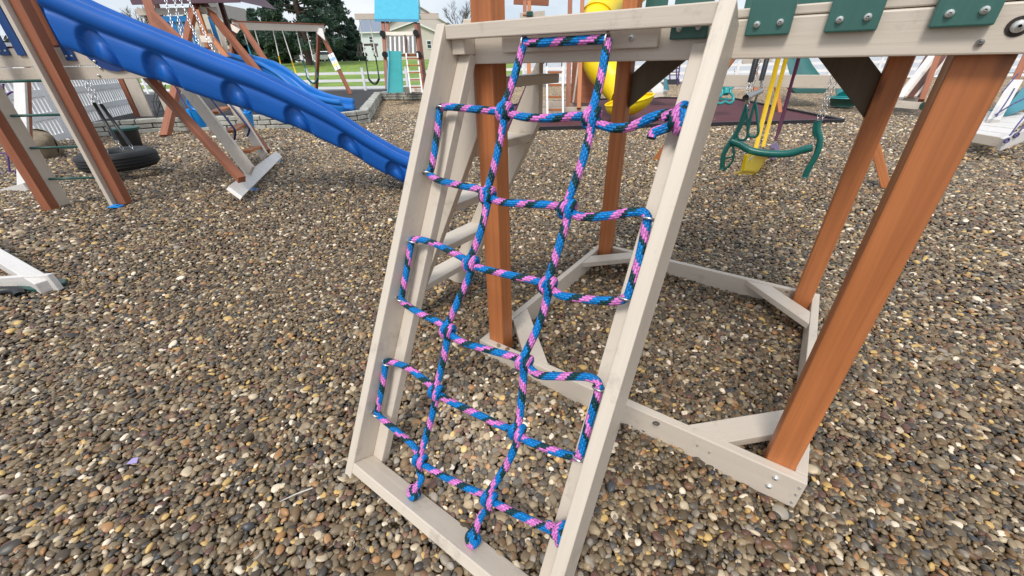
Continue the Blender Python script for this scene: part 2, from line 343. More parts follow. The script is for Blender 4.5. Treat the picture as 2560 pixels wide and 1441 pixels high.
def pebble_mat():
    m = bpy.data.materials.new('river pebble'); m.use_nodes = True; t = m.node_tree; b = t.nodes['Principled BSDF']; l = t.links.new
    a = N(t, 'ShaderNodeAttribute', attribute_type='INSTANCER', attribute_name='pc'); a2 = N(t, 'ShaderNodeAttribute', attribute_type='INSTANCER', attribute_name='dry')
    r = pebramp(t); l(a.outputs['Fac'], r.inputs[0])
    c = N(t, 'ShaderNodeTexCoord'); n = N(t, 'ShaderNodeTexNoise', noise_dimensions='4D', inp={2: 60, 3: 4, 4: .6}); l(c.outputs['Object'], n.inputs[0])
    w4 = N(t, 'ShaderNodeMath', operation='MULTIPLY', inp={1: 900}); l(a.outputs['Fac'], w4.inputs[0]); l(w4.outputs[0], n.inputs['W'])
    nr = N(t, 'ShaderNodeMapRange', inp={1: .3, 2: .7, 3: .72, 4: 1.28}); l(n.outputs[0], nr.inputs[0])
    mm = N(t, 'ShaderNodeMix', data_type='RGBA', blend_type='MULTIPLY', inp={0: 1}); l(r.outputs[0], mm.inputs[6]); l(nr.outputs[0], mm.inputs[7])
    sc_ = N(t, 'ShaderNodeMix', data_type='RGBA', blend_type='MULTIPLY', inp={0: 1}); sc_.inputs[7].default_value = (1.9, 2.0, 2.15, 1); l(mm.outputs[2], sc_.inputs[6])
    ad_ = N(t, 'ShaderNodeMix', data_type='RGBA', blend_type='ADD', inp={0: 1}); ad_.inputs[7].default_value = (.085, .08, .072, 1); l(sc_.outputs[2], ad_.inputs[6])
    dm = N(t, 'ShaderNodeMix', data_type='RGBA'); l(ad_.outputs[2], dm.inputs[7]); l(a2.outputs['Fac'], dm.inputs[0]); l(mm.outputs[2], dm.inputs[6])
    l(dm.outputs[2], b.inputs['Base Color'])
    ro = N(t, 'ShaderNodeMapRange', inp={3: .42, 4: .8}); l(a2.outputs['Fac'], ro.inputs[0]); l(ro.outputs[0], b.inputs['Roughness'])
    return m
M['gravelbed'] = gmat(); M['pebble'] = pebble_mat()
def gravel_ground():
    xs = np.unique(np.concatenate([np.linspace(-9, 9, 121), np.array([-600, -300, -150, -80, -50, -35, -25, -18, -13, 13, 18, 25, 35, 50, 80, 150, 300, 600])]))
    ys = np.unique(np.concatenate([np.linspace(-3, 9, 81), np.array([-300, -100, -40, -20, -10, -6, 12, 16, 20, 24, 28, 30])]))
    X, Y = np.meshgrid(xs, ys, indexing='ij'); fade = np.clip(1-(np.hypot(X, Y)-7)/3, 0, 1); Zz = gh(X, Y)*fade - .022
    V = np.stack([X, Y, Zz], -1).reshape(-1, 3); n2 = len(ys); F = [(i*n2+j, (i+1)*n2+j, (i+1)*n2+j+1, i*n2+j+1) for i in range(len(xs)-1) for j in range(n2-1)]
    mb = MB(); mb.add([Vector(v) for v in V], F); struct(mb.build('ground', 'gravelbed', smooth=True))
gravel_ground()
def pebbles():
    P = []; S = []; Rr = []; Pc = []; Dr = []
    def layer(r0, r1, sp, size, zo):
        xs = np.arange(-14.5, 14.5, sp); ys = np.arange(-.2, r1+.01, sp); X, Y = np.meshgrid(xs, ys); X = X.ravel(); Y = Y.ravel()
        X = X + rng.uniform(-.6, .6, X.shape)*sp; Y = Y + rng.uniform(-.6, .6, X.shape)*sp; D = np.hypot(X, Y)
        k = (D >= r0) & (D < r1) & (np.abs(X) < 1.30*Y+1.25) & (Y > .05); X = X[k]; Y = Y[k]; n = len(X)
        # keep clear of the stone wall and the far rubber mats
        q = Y < WALLY(X) ; X = X[q]; Y = Y[q]; n = len(X)
        fade = np.clip(1-(np.hypot(X, Y)-7)/3, 0, 1)
        f = rng.lognormal(0, .26, n)*size
        sx = f*rng.uniform(.85, 1.35, n); sy = f*rng.uniform(.7, 1.05, n); sz = f*rng.uniform(.38, .68, n)
        P.append(np.stack([X, Y, gh(X, Y)*fade + zo + rng.uniform(-.006, .006, n)], -1)); S.append(np.stack([sx, sy, sz], -1))
        Rr.append(np.stack([rng.normal(0, .30, n), rng.normal(0, .30, n), rng.uniform(0, 6.28, n)], -1)); Pc.append(rng.uniform(0, 1, n))
        uu = (X-AX.x)*E1.x + (Y-AX.y)*E1.y; vv = (X-AX.x)*N1.x + (Y-AX.y)*N1.y
        patch = np.exp(-(((uu-.35)/.42)**2 + ((vv+.42)/.34)**2)*1.2)
        nz_ = .5+.5*np.sin(X*1.3+2*np.sin(Y*.9))*np.cos(Y*1.1+1.5*np.sin(X*.7)); far = np.clip((D_(X, Y)-3.5)/6, 0, 1)
        Dr.append(np.clip(patch*.85 + .08*nz_ + far*.26 + rng.normal(0, .05, n), 0, .8))
    layer(.0, 3.4, .0165, .0108, -.004); layer(.0, 3.4, .023, .0119, .002); layer(3.4, 5.2, .0215, .0132, -.003)
    layer(5.2, 9, .029, .0160, -.002); layer(9, 15, .046, .0215, -.002)
    for q, z in (((1966, 733), HT+.006), ((1866, 690), HT+.004), ((1640, 1062), HT+.004), ((1385, 935), HT+.004), ((1246, 866), HT+.004), ((1322, 903), HT+.004), ((1268, 876), HT+.004)):
        g = G(q[0], q[1], HT-.002); P.append(np.array([[g.x, g.y, z]])); S.append(np.array([[.014, .010, .007]])); Rr.append(np.array([[0, 0, rng.uniform(0, 6)]])); Pc.append(np.array([rng.uniform(0, 1)])); Dr.append(np.array([.2]))
    P = np.concatenate(P); S = np.concatenate(S); Rr = np.concatenate(Rr); Pc = np.concatenate(Pc); Dr = np.concatenate(Dr); n = len(P); print('pebbles', n)
    me = bpy.data.meshes.new('gravel'); me.vertices.add(n); me.vertices.foreach_set('co', P.astype('f').ravel())
    for nm, ty, d in (('scl', 'FLOAT_VECTOR', S), ('rot', 'FLOAT_VECTOR', Rr)):
        a = me.attributes.new(nm, ty, 'POINT'); a.data.foreach_set('vector', d.astype('f').ravel())
    for nm, d in (('pc', Pc), ('dry', Dr)):
        a = me.attributes.new(nm, 'FLOAT', 'POINT'); a.data.foreach_set('value', d.astype('f'))
    a = me.attributes.new('pick', 'INT', 'POINT'); a.data.foreach_set('value', rng.integers(0, 9, n).astype('i'))
    o = bpy.data.objects.new('gravel', me); scn.collection.objects.link(o); o['kind'] = 'stuff'; o['label'] = 'multicoloured river pebbles covering the playground floor'; o['category'] = 'gravel'
    src = bpy.data.collections.new('pebble shapes')
    for i in range(9):
        bm = bmesh.new(); bmesh.ops.create_icosphere(bm, subdivisions=2, radius=1)
        r = np.random.default_rng(50+i); A = r.normal(0, 1, (4, 3)); ph = r.uniform(0, 6, 4); am = r.uniform(.05, .13, 4)
        ang = r.normal(0, 1, (3, 3)); cut = r.uniform(.72, .9, 3)
        for v in bm.verts:
            c = np.array(v.co); k = 1+sum(am[j]*math.sin(1.5*float(A[j]@c)+ph[j]) for j in range(4))
            if i % 3 == 0:
                for j in range(3):
                    nn = ang[j]/np.linalg.norm(ang[j]); dd = float(nn@c)
                    if dd > cut[j]: k *= cut[j]/dd
            v.co = v.co*k
        pm = bpy.data.meshes.new('pebble'); bm.to_mesh(pm); bm.free(); pm.materials.append(M['pebble']); pm.polygons.foreach_set('use_smooth', [True]*len(pm.polygons))
        src.objects.link(bpy.data.objects.new('pebble', pm))
    g = bpy.data.node_groups.new('scatter pebbles', 'GeometryNodeTree')
    g.interface.new_socket('Geometry', in_out='INPUT', socket_type='NodeSocketGeometry'); g.interface.new_socket('Geometry', in_out='OUTPUT', socket_type='NodeSocketGeometry')
    gi = g.nodes.new('NodeGroupInput'); go = g.nodes.new('NodeGroupOutput'); ip = g.nodes.new('GeometryNodeInstanceOnPoints'); ci = g.nodes.new('GeometryNodeCollectionInfo')
    mp_ = g.nodes.new('GeometryNodeMeshToPoints')
    ci.inputs[0].default_value = src; ci.inputs[1].default_value = True; ci.inputs[2].default_value = True
    def at(nm, ty):
        a = g.nodes.new('GeometryNodeInputNamedAttribute'); a.data_type = ty; a.inputs[0].default_value = nm; return a.outputs[0]
    l = g.links.new; l(gi.outputs[0], mp_.inputs[0]); l(mp_.outputs[0], ip.inputs['Points']); l(ci.outputs[0], ip.inputs['Instance']); ip.inputs['Pick Instance'].default_value = True
    l(at('pick', 'INT'), ip.inputs['Instance Index']); l(at('scl', 'FLOAT_VECTOR'), ip.inputs['Scale'])
    er = g.nodes.new('FunctionNodeEulerToRotation'); l(at('rot', 'FLOAT_VECTOR'), er.inputs[0]); l(er.outputs[0], ip.inputs['Rotation']); l(ip.outputs[0], go.inputs[0])
    md = o.modifiers.new('scatter', 'NODES'); md.node_group = g
WP = [G(180, 349), G(400, 331), G(700, 323), G(850, 318), G(925, 308), G(955, 250), G(1040, 250), G(1150, 248)]
def D_(X, Y): return np.hypot(X, Y)
def WALLY(X):
    wx = [-30, WP[0].x] + [p.x for p in WP[1:4]] + [-4.0, -3.6]; wy = [WP[0].y, WP[0].y] + [p.y for p in WP[1:4]] + [12, 14.2]
    return np.interp(X, wx, wy, right=99)
pebbles()
# ------------------------------------------------------------------ main playset (the one with the rope frame)
tower = thing('playset', 'nearest playset, with cedar posts, dark green slats and the leaning rope climbing frame', 'playset', T(TW/2, TD/2, 0))
t_, w_ = .038, .089
for (u, v) in ((t_, t_), (TW-t_-w_, t_), (t_, TD-t_-w_), (TW-t_-w_, TD-t_-w_)):
    mb = MB(); mb.hexa(T, u, u+w_, v, v+w_, .0, 3.3); mb.build('post', 'cedar', tower, bev=.006)
mb = MB()                                          # base frame on the gravel
mb.hexa(T, 0, TW, 0, t_, HT-.14, HT)
mb.hexa(T, 0, TW, TD-t_, TD, HT-.14, HT)
mb.hexa(T, 0, t_, t_+.001, TD-t_-.001, HT-.14, HT-.001); mb.hexa(T, TW-t_, TW, t_+.001, TD-t_-.001, HT-.14, HT-.001)
mb.build('base_frame', 'almond', tower, bev=.004)
def gus(cu, cv, su, sv):                           # flat corner gusset, short plank laid across the corner
    a, b = .40, .255; z0, z1 = HT-.040, HT-.003
    pts = [(a, t_+.001), (t_+.001, a), (t_+.001, b), (b, t_+.001)]
    P = [T(cu+su*p, cv+sv*q, z0) for p, q in pts]
    g = MB(); g.prism(P, Z1*(z1-z0)); g.build('corner_board', 'almond', tower, bev=.003)
gus(0, 0, 1, 1); gus(TW, 0, -1, 1); gus(0, TD, 1, -1); gus(TW, TD, -1, -1)
def blt(name, pts, nrm, par, r=.011, m='bolt'):
    for p in pts:
        b = MB(); bolt(b, p, nrm, r); b.build(name, m, par, smooth=True)
F1 = -N1
blt('bolt', [T(TW-.085, -.001, .108), T(TW-.092, -.001, .055)], F1, tower, .010)
mb = MB()
mb.hexa(T, -.0, 1.52, 0, t_, ZB, ZB+.083); mb.build('rim_beam', 'almond', tower, bev=.004)
mb = MB(); mb.hexa(T, -.0, 1.52, .001, t_, ZB+.085, ZB+.104); mb.build('deck_edge', 'almond', tower, bev=.003)
mb = MB(); mb.hexa(T, 0, TW, TD-t_, TD, ZB, ZB+.14); mb.build('rim_beam', 'almond', tower, bev=.004)
for uu in (0, TW-t_):
    mb = MB(); mb.hexa(T, uu, uu+t_, t_+.001, TD-t_-.001, ZB+.001, ZB+.14); mb.build('rim_beam', 'almond', tower, bev=.004)
mb = MB()
for i in range(10):
    v0_ = t_+.002+i*.144; mb.hexa(T, .04, TW-.04, v0_, v0_+.139, ZB+.05, ZB+.078)
mb.build('deck', 'almond', tower, bev=.003)
mb = MB(); mb.hexa(T, .215, .727, -.020, -.001, ZB+.031, ZB+.078); mb.build('cleat', 'almond', tower, bev=.003)
blt('bolt', [T(.655, -.021, ZB+.055)], F1, tower, .008)
for u0 in (.756, .930, 1.084, 1.252, .40, .22, .58):   # green railing slats on the front
    z0 = ZB+.047; lean = .0
    if u0 < .7: continue
    mb = MB(); mb.hexa(T, u0, u0+.090, -.021, -.001, z0, ZB+.90); sl = mb.build('railing_slat', 'green', tower, bev=.003)
    blt('bolt', [T(u0+.022, -.0225, z0+.022), T(u0+.068, -.0225, z0+.024)], F1, sl, .0068)
mb = MB(); mb.hexa(T, .7, 1.52, -.001, .037, ZB+.78, ZB+.87); mb.build('railing_rail', 'almond', tower, bev=.004)
h_ = MB(); h_.tube([T(1.378, -.0015, ZB+.044), T(1.378, .002, ZB+.044)], .0165, 20); h_.build('bolt_hole', 'hole', tower)
blt('bolt', [T(1.378, -.003, ZB+.044)], F1, tower, .0105)
blt('screw', [T(1.338, -.001, ZB+.020)], F1, tower, .0065, 'steel2')
blt('screw', [T(.215-.0, -.001, ZB+.050)], F1, tower, .006, 'steel2')
# far railing, seen just above the frame's top board
for u0, c in ((.13, 'green'), (.40, 'green'), (.53, 'green'), (.66, 'green'), (.86, 'green'), (.985, 'green'), (1.15, 'green')):
    wd_ = .125 if u0 > .8 or u0 < .2 else .075
    mb = MB(); mb.hexa(T, u0, u0+wd_, TD+.001, TD+.022, ZB+.02, ZB+.9); mb.build('railing_slat', c, tower, bev=.003)
blt('screw', [T(TW-.014, -.0012, z) for z in (.030, .075, .112)] + [T(TW-.30, -.0012, .088), T(TW-.345, -.0012, .095), T(.014, -.0012, .10)], F1, tower, .0035, 'steel2')
# knee braces under the deck, against the two back posts
M['olive'] = wood('dark olive brown lumber', (.085, .066, .044), (.135, .108, .075), rough=.55)  # braces get a much darker tone than the almond boards
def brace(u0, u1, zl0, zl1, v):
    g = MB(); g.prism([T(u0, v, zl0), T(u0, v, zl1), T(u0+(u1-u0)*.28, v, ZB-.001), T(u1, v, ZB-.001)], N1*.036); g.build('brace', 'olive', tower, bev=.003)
vb = TD-t_-w_-.037+.10
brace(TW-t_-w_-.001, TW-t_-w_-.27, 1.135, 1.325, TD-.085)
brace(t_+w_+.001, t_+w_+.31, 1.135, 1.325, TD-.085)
# step ladder on the left side
lad = MB()
for vv in (.12, .60):
    lad.prism([T(-.010, vv, ZB+.02), T(-.775, vv, .02), T(-.70, vv, .005), T(-.62, vv, .02), T(.0, vv, 1.14), T(0, vv, ZB+.02)], -N1*.037)
la = lad.build('step_ladder', 'almond', tower, bev=.004)
for i, z in enumerate((.250, .52, .805, 1.085, 1.355)):
    uf = -.009-(1.394-z)/1.79
    mb = MB(); mb.hexa(T, uf, uf+.14, .121, .562, z-.038, z); mb.build('tread', 'almond', la, bev=.004)
mb = MB(); mb.tube(cr_spline([T(-.56, .66, .62), T(-.50, .66, .66), T(-.32, .66, .96), T(-.10, .66, 1.34), T(-.02, .66, 1.42)], 6), .013, 10)
mb.build('handrail', 'maroon', la, smooth=True)
# leaning rope frame
uL, uR, wf, wd, wi, di = -.1711, .8807, .0438, .105, .062, .0426
SB = 1.795
fr = MB()
fr.hexa(Rp, uL, uL+wf, -.155, SB, -wd-di, 0); fr.hexa(Rp, uR-wf, uR, -.150, SB+.02, -wd-di, 0)
fr.hexa(Rp, uL+wf+.0005, uL+wf+wi, -.10, SB-.01, -wd-di, -wd); fr.hexa(Rp, uR-wf-wi, uR-wf-.0005, -.10, SB-.01, -wd-di, -wd)
fr.hexa(lambda a, b, c: Rp(a, -.1475+b*.895*(1+.10*(a-.3)), -.0006-b*.446) + N1*c, uL+wf+.0005, uR-wf-.0005, 0, .049, 0, .040)
fr.hexa(Rp, uL+wf+.0005, uR-wf-.0005, 1.702, 1.7505, -wd, .0006)
frame = fr.build('climbing_frame', 'almond', tower, bev=.0035)
mb = MB(); mb.prism([T(.03, -.060, ZB+.03), T(.085, -.060, ZB+.03), T(.085, -.060, ZB+.088), T(.03, -.060, ZB+.088)], N1*.058); mb.build('spacer_block', 'almond', frame, bev=.002)
# ropes: pixel traces turned into points of the frame's own plane
MR = -.052
def rp(px, py, m=MR):
    u, s = rhit(px, py, m); return Vector((u, s, m))
net = thing('rope_net', 'pink, blue and dark green braided rope net laced inside the leaning cream frame', 'rope net', Rp(.35, .8, MR))
KA = [(1262, 281), (1220, 490), (1178, 661), (1120, 829), (1091, 981), (1051, 1152)]
KB = [(1480, 297), (1419, 525), (1371, 716), (1312, 909), (1294, 1081), (1224, 1249)]
RR = .0139*RK
def knotpath(c):
    """the rope passes over the crossing rope, under it, up again and over itself"""
    q = [(-.006, -.042, .004), (-.0145, -.012, .019), (-.017, .010, .016), (-.012, .024, .000), (-.002, .018, -.018), (.008, -.004, -.022), (.013, -.022, -.010), (.0155, -.026, .006), (.015, -.010, .019), (.011, .016, .014), (.008, .044, .002)]
    return [c + Vector(p)*.88 for p in q]
def vertical_rope(eye, K, mids, end):
    pts = [rp(*eye)]
    for i, k in enumerate(K):
        for q in mids[i]: pts.append(rp(*q))
        pts += knotpath(rp(*k))
    for q in mids[len(K)]: pts.append(rp(*q))
    eu = rp(*end, m=-.050)
    return pts, eu
def weave(pts): return [Rp(*p) for p in cr_spline(pts, 6)]
ptsA, eA = vertical_rope((1310, 106), KA, [[(1285, 195)], [(1243, 385)], [(1202, 578)], [(1150, 742)], [(1107, 905)], [(1072, 1068)], [(1053, 1200)]], (1036, 1228))
ptsB, eB = vertical_rope((1520, 100), KB, [[(1502, 195)], [(1457, 400)], [(1396, 620)], [(1350, 805)], [(1305, 990)], [(1265, 1165)], [(1204, 1288)]], (1186, 1334))
# the piece across the top joins the two upright runs
top = [rp(1310, 104), rp(1330, 108), rp(1420, 103), rp(1500, 99), rp(1518, 97)]
def loopend(pts, e):
    s0 = 1.702-.010
    c = Vector((e.x, s0-.020, -.046)); q = []
    for i in range(15):
        a = -1.2 + i*.82; q.append(c + Vector((.0185*math.cos(a), .0185*math.sin(a), .012-.0022*i)))
    return pts + q
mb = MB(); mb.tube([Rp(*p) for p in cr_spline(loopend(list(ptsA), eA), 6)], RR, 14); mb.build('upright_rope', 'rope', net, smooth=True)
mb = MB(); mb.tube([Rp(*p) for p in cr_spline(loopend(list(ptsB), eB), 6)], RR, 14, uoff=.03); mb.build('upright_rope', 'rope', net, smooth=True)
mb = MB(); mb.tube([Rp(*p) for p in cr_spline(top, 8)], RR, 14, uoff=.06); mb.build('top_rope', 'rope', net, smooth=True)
def crossing(k, dm=-.001): c = rp(*k); return Vector((c.x, c.y, MR+dm))
rows = [
 [(1690, 288), (1662, 286), (1625, 296), (1580, 316), (1540, 321), (1506, 313), 'B0', (1440, 291), (1375, 296), (1310, 293), 'A0', (1225, 277), (1170, 272), (1128, 268), (1108, 268)],
 [(1108, 268), (1100, 277), (1092, 340), (1080, 415), (1074, 430), (1078, 440), (1100, 452), (1150, 464), (1195, 473), 'A1', (1252, 505), (1320, 510), (1385, 514), 'B1', (1450, 542), (1520, 540), (1575, 531), (1606, 531), (1617, 541)],
 [(1617, 541), (1617, 556), (1600, 640), (1572, 735), (1562, 746), (1545, 752), (1500, 752), (1440, 745), (1400, 738), 'B2', (1340, 703), (1265, 686), (1205, 672), 'A2', (1150, 641), (1092, 612), (1050, 599), (1034, 600)],
 [(1034, 600), (1028, 610), (1016, 680), (1005, 738), (1004, 748), (1012, 760), (1058, 788), (1100, 808), 'A3', (1155, 855), (1225, 876), (1285, 893), 'B3', (1345, 937), (1400, 941), (1460, 942), (1488, 950), (1497, 964)],
 [(1497, 964), (1496, 978), (1475, 1050), (1453, 1128), (1447, 1140), (1436, 1142), (1395, 1131), (1320, 1103), 'B4', (1250, 1063), (1185, 1032), (1120, 1001), 'A4', (1070, 957), (1022, 921), (980, 905), (968, 903)],
 [(968, 903), (964, 914), (955, 970), (944, 1024), (944, 1034), (955, 1047), (1000, 1085), (1036, 1118), 'A5', (1085, 1178), (1150, 1211), (1205, 1237), 'B5', (1255, 1267), (1325, 1301), (1378, 1325), (1392, 1327)]]
u_ = 0.01
for ri, rw in enumerate(rows):
    pts = []
    for q in rw:
        if isinstance(q, str):
            k = (KA if q[0] == 'A' else KB)[int(q[1])]; pts.append(crossing(k, .000))
        else: pts.append(rp(*q))
    path = [Rp(*p) for p in cr_spline(pts, 7)]
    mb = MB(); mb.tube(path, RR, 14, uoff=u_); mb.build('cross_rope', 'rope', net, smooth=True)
    u_ += sum((path[i+1]-path[i]).length for i in range(len(path)-1))
# end knots tied to the right upright, with the loose tail at the top
def tieknot(cpx, tail=None):
    c = rp(*cpx); c.z = MR
    k = MB()
    q = [(-.045, -.004, .002), (-.02, -.012, .012), (.002, -.020, .016), (.014, -.008, .022), (.012, .018, .018), (.004, .030, .002), (-.004, .020, -.016), (.002, -.006, -.022), (.008, -.030, -.010), (.002, -.034, .010), (-.010, -.014, .018), (-.012, .012, .016)]
    pts = [c+Vector(p) for p in q]
    if tail: pts += [rp(*p) for p in tail]
    k.tube([Rp(*p) for p in cr_spline(pts, 6)], RR, 14, uoff=.04); k.build('knot', 'rope', net, smooth=True)
tieknot((1700, 300), [(1676, 316), (1655, 324), (1634, 332), (1628, 346)])
tieknot((1401, 1333))
ey = MB()
eyes = [(1102, 268), (1070, 430), (1029, 602), (1001, 747), (962, 903), (940, 1031), (1622, 545), (1567, 745), (1499, 968), (1448, 1140)]
for i, q in enumerate(eyes):
    e = MB(); c = rp(*q); inner = uL+wf if i < 6 else uR-wf; sg = 1 if i < 6 else -1
    cc = Vector((inner+sg*.026, c.y+.004, MR)); C_ = Rp(*cc); A_ = Rp(inner, c.y+.004, MR)
    e.torus(C_, RS, .0195, .0032, 24, 8); e.cyl(A_+(C_-A_)*.02, C_-(C_-A_).normalized()*.019, .0034, 8); e.tube([A_, A_+(C_-A_).normalized()*.002], .009, 12)
    e.build('eye_bolt', 'steel', frame, smooth=True)
for q in ((1312, 104), (1520, 98)):
    e = MB(); c = rp(*q); C_ = Rp(c.x, c.y+.004, MR); e.torus(C_, E1, .0185, .0032, 24, 8); t0_ = C_+Z1*.036+N1*-.004; e.cyl(t0_, C_+(t0_-C_).normalized()*.018, .0034, 8); e.build('eye_bolt', 'steel', frame, smooth=True)
for u0, q in ((eA.x, 0), (eB.x, 1), ):
    e = MB(); C_ = Rp(u0, 1.702-.020, MR); e.torus(C_, E1, .0185, .0032, 24, 8); e.build('eye_bolt', 'steel', frame, smooth=True)
# ------------------------------------------------------------------ helpers for things placed by what stands where
def V3(a): return pt(*a) if len(a) == 3 and not isinstance(a, Vector) else Vector(a)
def PB(mb, a, b, w, h, side=None): mb.bar(V3(a), V3(b), w, h, side)
def part(par, name, m, fn, smooth=False, bev=.0, label=None):
    mb = MB(); fn(mb); return mb.build(name, m, par, smooth=smooth, bev=bev, label=label)
def board(par, name, m, a, b, w, h, side=None, bev=.004): return part(par, name, m, lambda q: PB(q, a, b, w, h, side), bev=bev)
def pole(par, name, m, pts, r, seg=8): return part(par, name, m, lambda q: q.tube([V3(p) for p in pts], r, seg), smooth=True)
XD, YD = Vector((1, 0, 0)), Vector((0, 1, 0))
# ------------------------------------------------------------------ swing beam and A-frame behind the main playset
UB = .68
ft1 = G(1640, 400); ft2 = G(2216, 472); apx = Vector(((ft1.x+ft2.x)/2, (ft1.y+ft2.y)/2, 2.5))
bs = T(UB, TD+.02, 2.42)
board(tower, 'swing_beam', 'almond', bs, T(UB, 5.35, 2.42), .14, .09, Z1)
for f in (ft1, ft2): board(tower, 'swing_leg', 'cedar', f, apx + (f-apx).normalized()*.1, .089, .089, N1, .006)
def atz(f, z): return f + (apx-f)*(z/2.5)
a_, b_ = atz(ft1, 1.13) - N1*.07, atz(ft2, 1.13) - N1*.07
board(tower, 'cross_brace', 'almond', a_ - (b_-a_).normalized()*.12, b_ + (b_-a_).normalized()*.12, .14, .038, Z1)
def pu(px, py): return onp(px, py, T(UB, 0, 0), N1)
GV = 3.66
def pv(px, py, dv=0): return onp(px, py, T(0, GV+dv, 0), E1)
def hang(mb, P, top=2.35, **k): chain(mb, P, Vector((P.x, P.y, top)), **k)
# two-rider glider
gl = thing('glider_swing', 'dark teal two-rider glider swing hanging on chains behind the cedar posts', 'glider swing', pv(1930, 380))
def bl(mb, pts, wd, dv=.02):   # flat plastic limb along traced points
    P = [pv(*p) for p in pts]; S = cr_spline(P, 5)
    mb.tube(S, wd, 10)
part(gl, 'seat_beam', 'plasgreen', lambda q: bl(q, [(1826, 352), (1850, 362), (1880, 378), (1930, 385), (1975, 384), (2010, 374), (2032, 370)], .036), True)
part(gl, 'end_frame', 'plasgreen', lambda q: (bl(q, [(2046, 302), (2044, 325), (2050, 350), (2042, 385), (2022, 420), (2012, 444)], [.022, .034, .036, .034, .028, .016]*1 if 0 else .027), bl(q, [(2040, 305), (2036, 325), (2042, 345)], .018)), True)
part(gl, 'end_frame', 'plasgreen', lambda q: (bl(q, [(1868, 272), (1855, 305), (1838, 338), (1822, 362), (1808, 390), (1806, 424)], .025), bl(q, [(1812, 385), (1828, 362), (1835, 380), (1830, 405), (1812, 424), (1806, 424)], .012), bl(q, [(1808, 398), (1832, 392)], .010)), True)
for p in ((2043, 302), (2055, 302)): part(gl, 'chain', 'steel', lambda q: hang(q, pv(*p)), True)
part(gl, 'chain', 'steel', lambda q: hang(q, pv(1868, 272, .05)), True)
# trapeze bar with rings
tz = thing('trapeze', 'steel trapeze bar with two dark teal triangular grip rings on black sleeved chains', 'trapeze', pu(1880, 236))
tA, tB = pu(1864, 245), pu(1902, 228)
part(tz, 'bar', 'steel2', lambda q: q.tube([tA, tB], .021, 16), True)
part(tz, 'bar_end', 'hole', lambda q: q.tube([tA-(tB-tA).normalized()*.002, tA+(tB-tA).normalized()*.01], .0195, 16), True)
for P, q0, q1 in ((tA, (1876, 206), (1896, 140)), (tB, (1903, 202), (1918, 140))):
    s0, s1 = pu(*q0), pu(*q1); s1 = Vector((s0.x, s0.y, 2.3)); part(tz, 'sleeve', 'blackv', lambda q: q.tube([s0, s1], .019, 10), True)
    part(tz, 'chain', 'steel', lambda q: chain(q, P+Z1*.02, s0), True)
for c, dx in (((1857, 300), 0), ((1884, 292), 0)):
    tpt = (c[0]+(8 if c[0] < 1870 else 4), c[1]-40)
    ring = [pv(tpt[0], tpt[1], -.35), pv(c[0]-14, c[1]+35, -.35), pv(c[0]-4, c[1]+50, -.35), pv(c[0]+12, c[1]+38, -.35)]
    part(tz, 'ring', 'plasgreen', lambda q: q.tube(cr_spline(ring+[ring[0]], 6)[:-1], .012, 8, closed=True), True)
    part(tz, 'ring_chain', 'steel', lambda q: chain(q, ring[0], tA.lerp(tB, .2 if c[0] < 1870 else .8)), True)
# belt swings
ys = thing('belt_swing', 'yellow belt swing with yellow sleeved chains hanging folded behind the big cedar post', 'belt swing', pu(1880, 430))
for q0, q1 in (((1885, 388), (1945, 150)), ((1908, 366), (1964, 150))):
    a, b = pu(*q0), pu(*q1); d = (b-a).normalized(); c = a + d*((2.3-a.z)/d.z)
    part(ys, 'chain_sleeve', 'yellow2', lambda q: q.tube([a, c], .022, 8), True)
A1, A2, A3, A4 = pu(1868, 396), pu(1917, 389), pu(1905, 428), pu(1862, 424)
part(ys, 'seat', 'yellow', lambda q: (q.prism([pu(1868, 388), pu(1922, 384), pu(1911, 432), pu(1860, 428)], E1*-.03), q.prism([pu(1866, 424), pu(1908, 428), pu(1903, 437)-E1*.02, pu(1850, 434)-E1*.05], Vector((0, 0, -.012)))), bev=.004)
part(ys, 'chain', 'steel', lambda q: chain(q, pu(1872, 400), pu(1885, 388)), True); part(ys, 'chain', 'steel', lambda q: chain(q, pu(1910, 392), pu(1908, 366)), True)
ms = thing('belt_swing', 'maroon sleeved swing chain with a lilac tag, close behind the yellow belt swing', 'belt swing', pu(1915, 380))
for q0, q1, o in (((1926, 332), (1972, 150), .10), ((1905, 350), (1955, 150), .14)):
    a, b = pu(*q0)+E1*o, pu(*q1)+E1*o; d = (b-a).normalized(); c = a + d*((2.3-a.z)/d.z)
    part(ms, 'chain_sleeve', 'maroon', lambda q: q.tube([a, c], .016, 8), True)
part(ms, 'tag', 'lilac', lambda q: q.prism([pu(1900, 362)+E1*.1, pu(1918, 354)+E1*.1, pu(1932, 368)+E1*.1, pu(1920, 402)+E1*.1, pu(1902, 392)+E1*.1], E1*.006))
part(ms, 'seat', 'maroon', lambda q: q.prism([pu(1888, 372)+E1*.12, pu(1905, 368)+E1*.12, pu(1915, 388)+E1*.12, pu(1890, 395)+E1*.12], E1*.012))
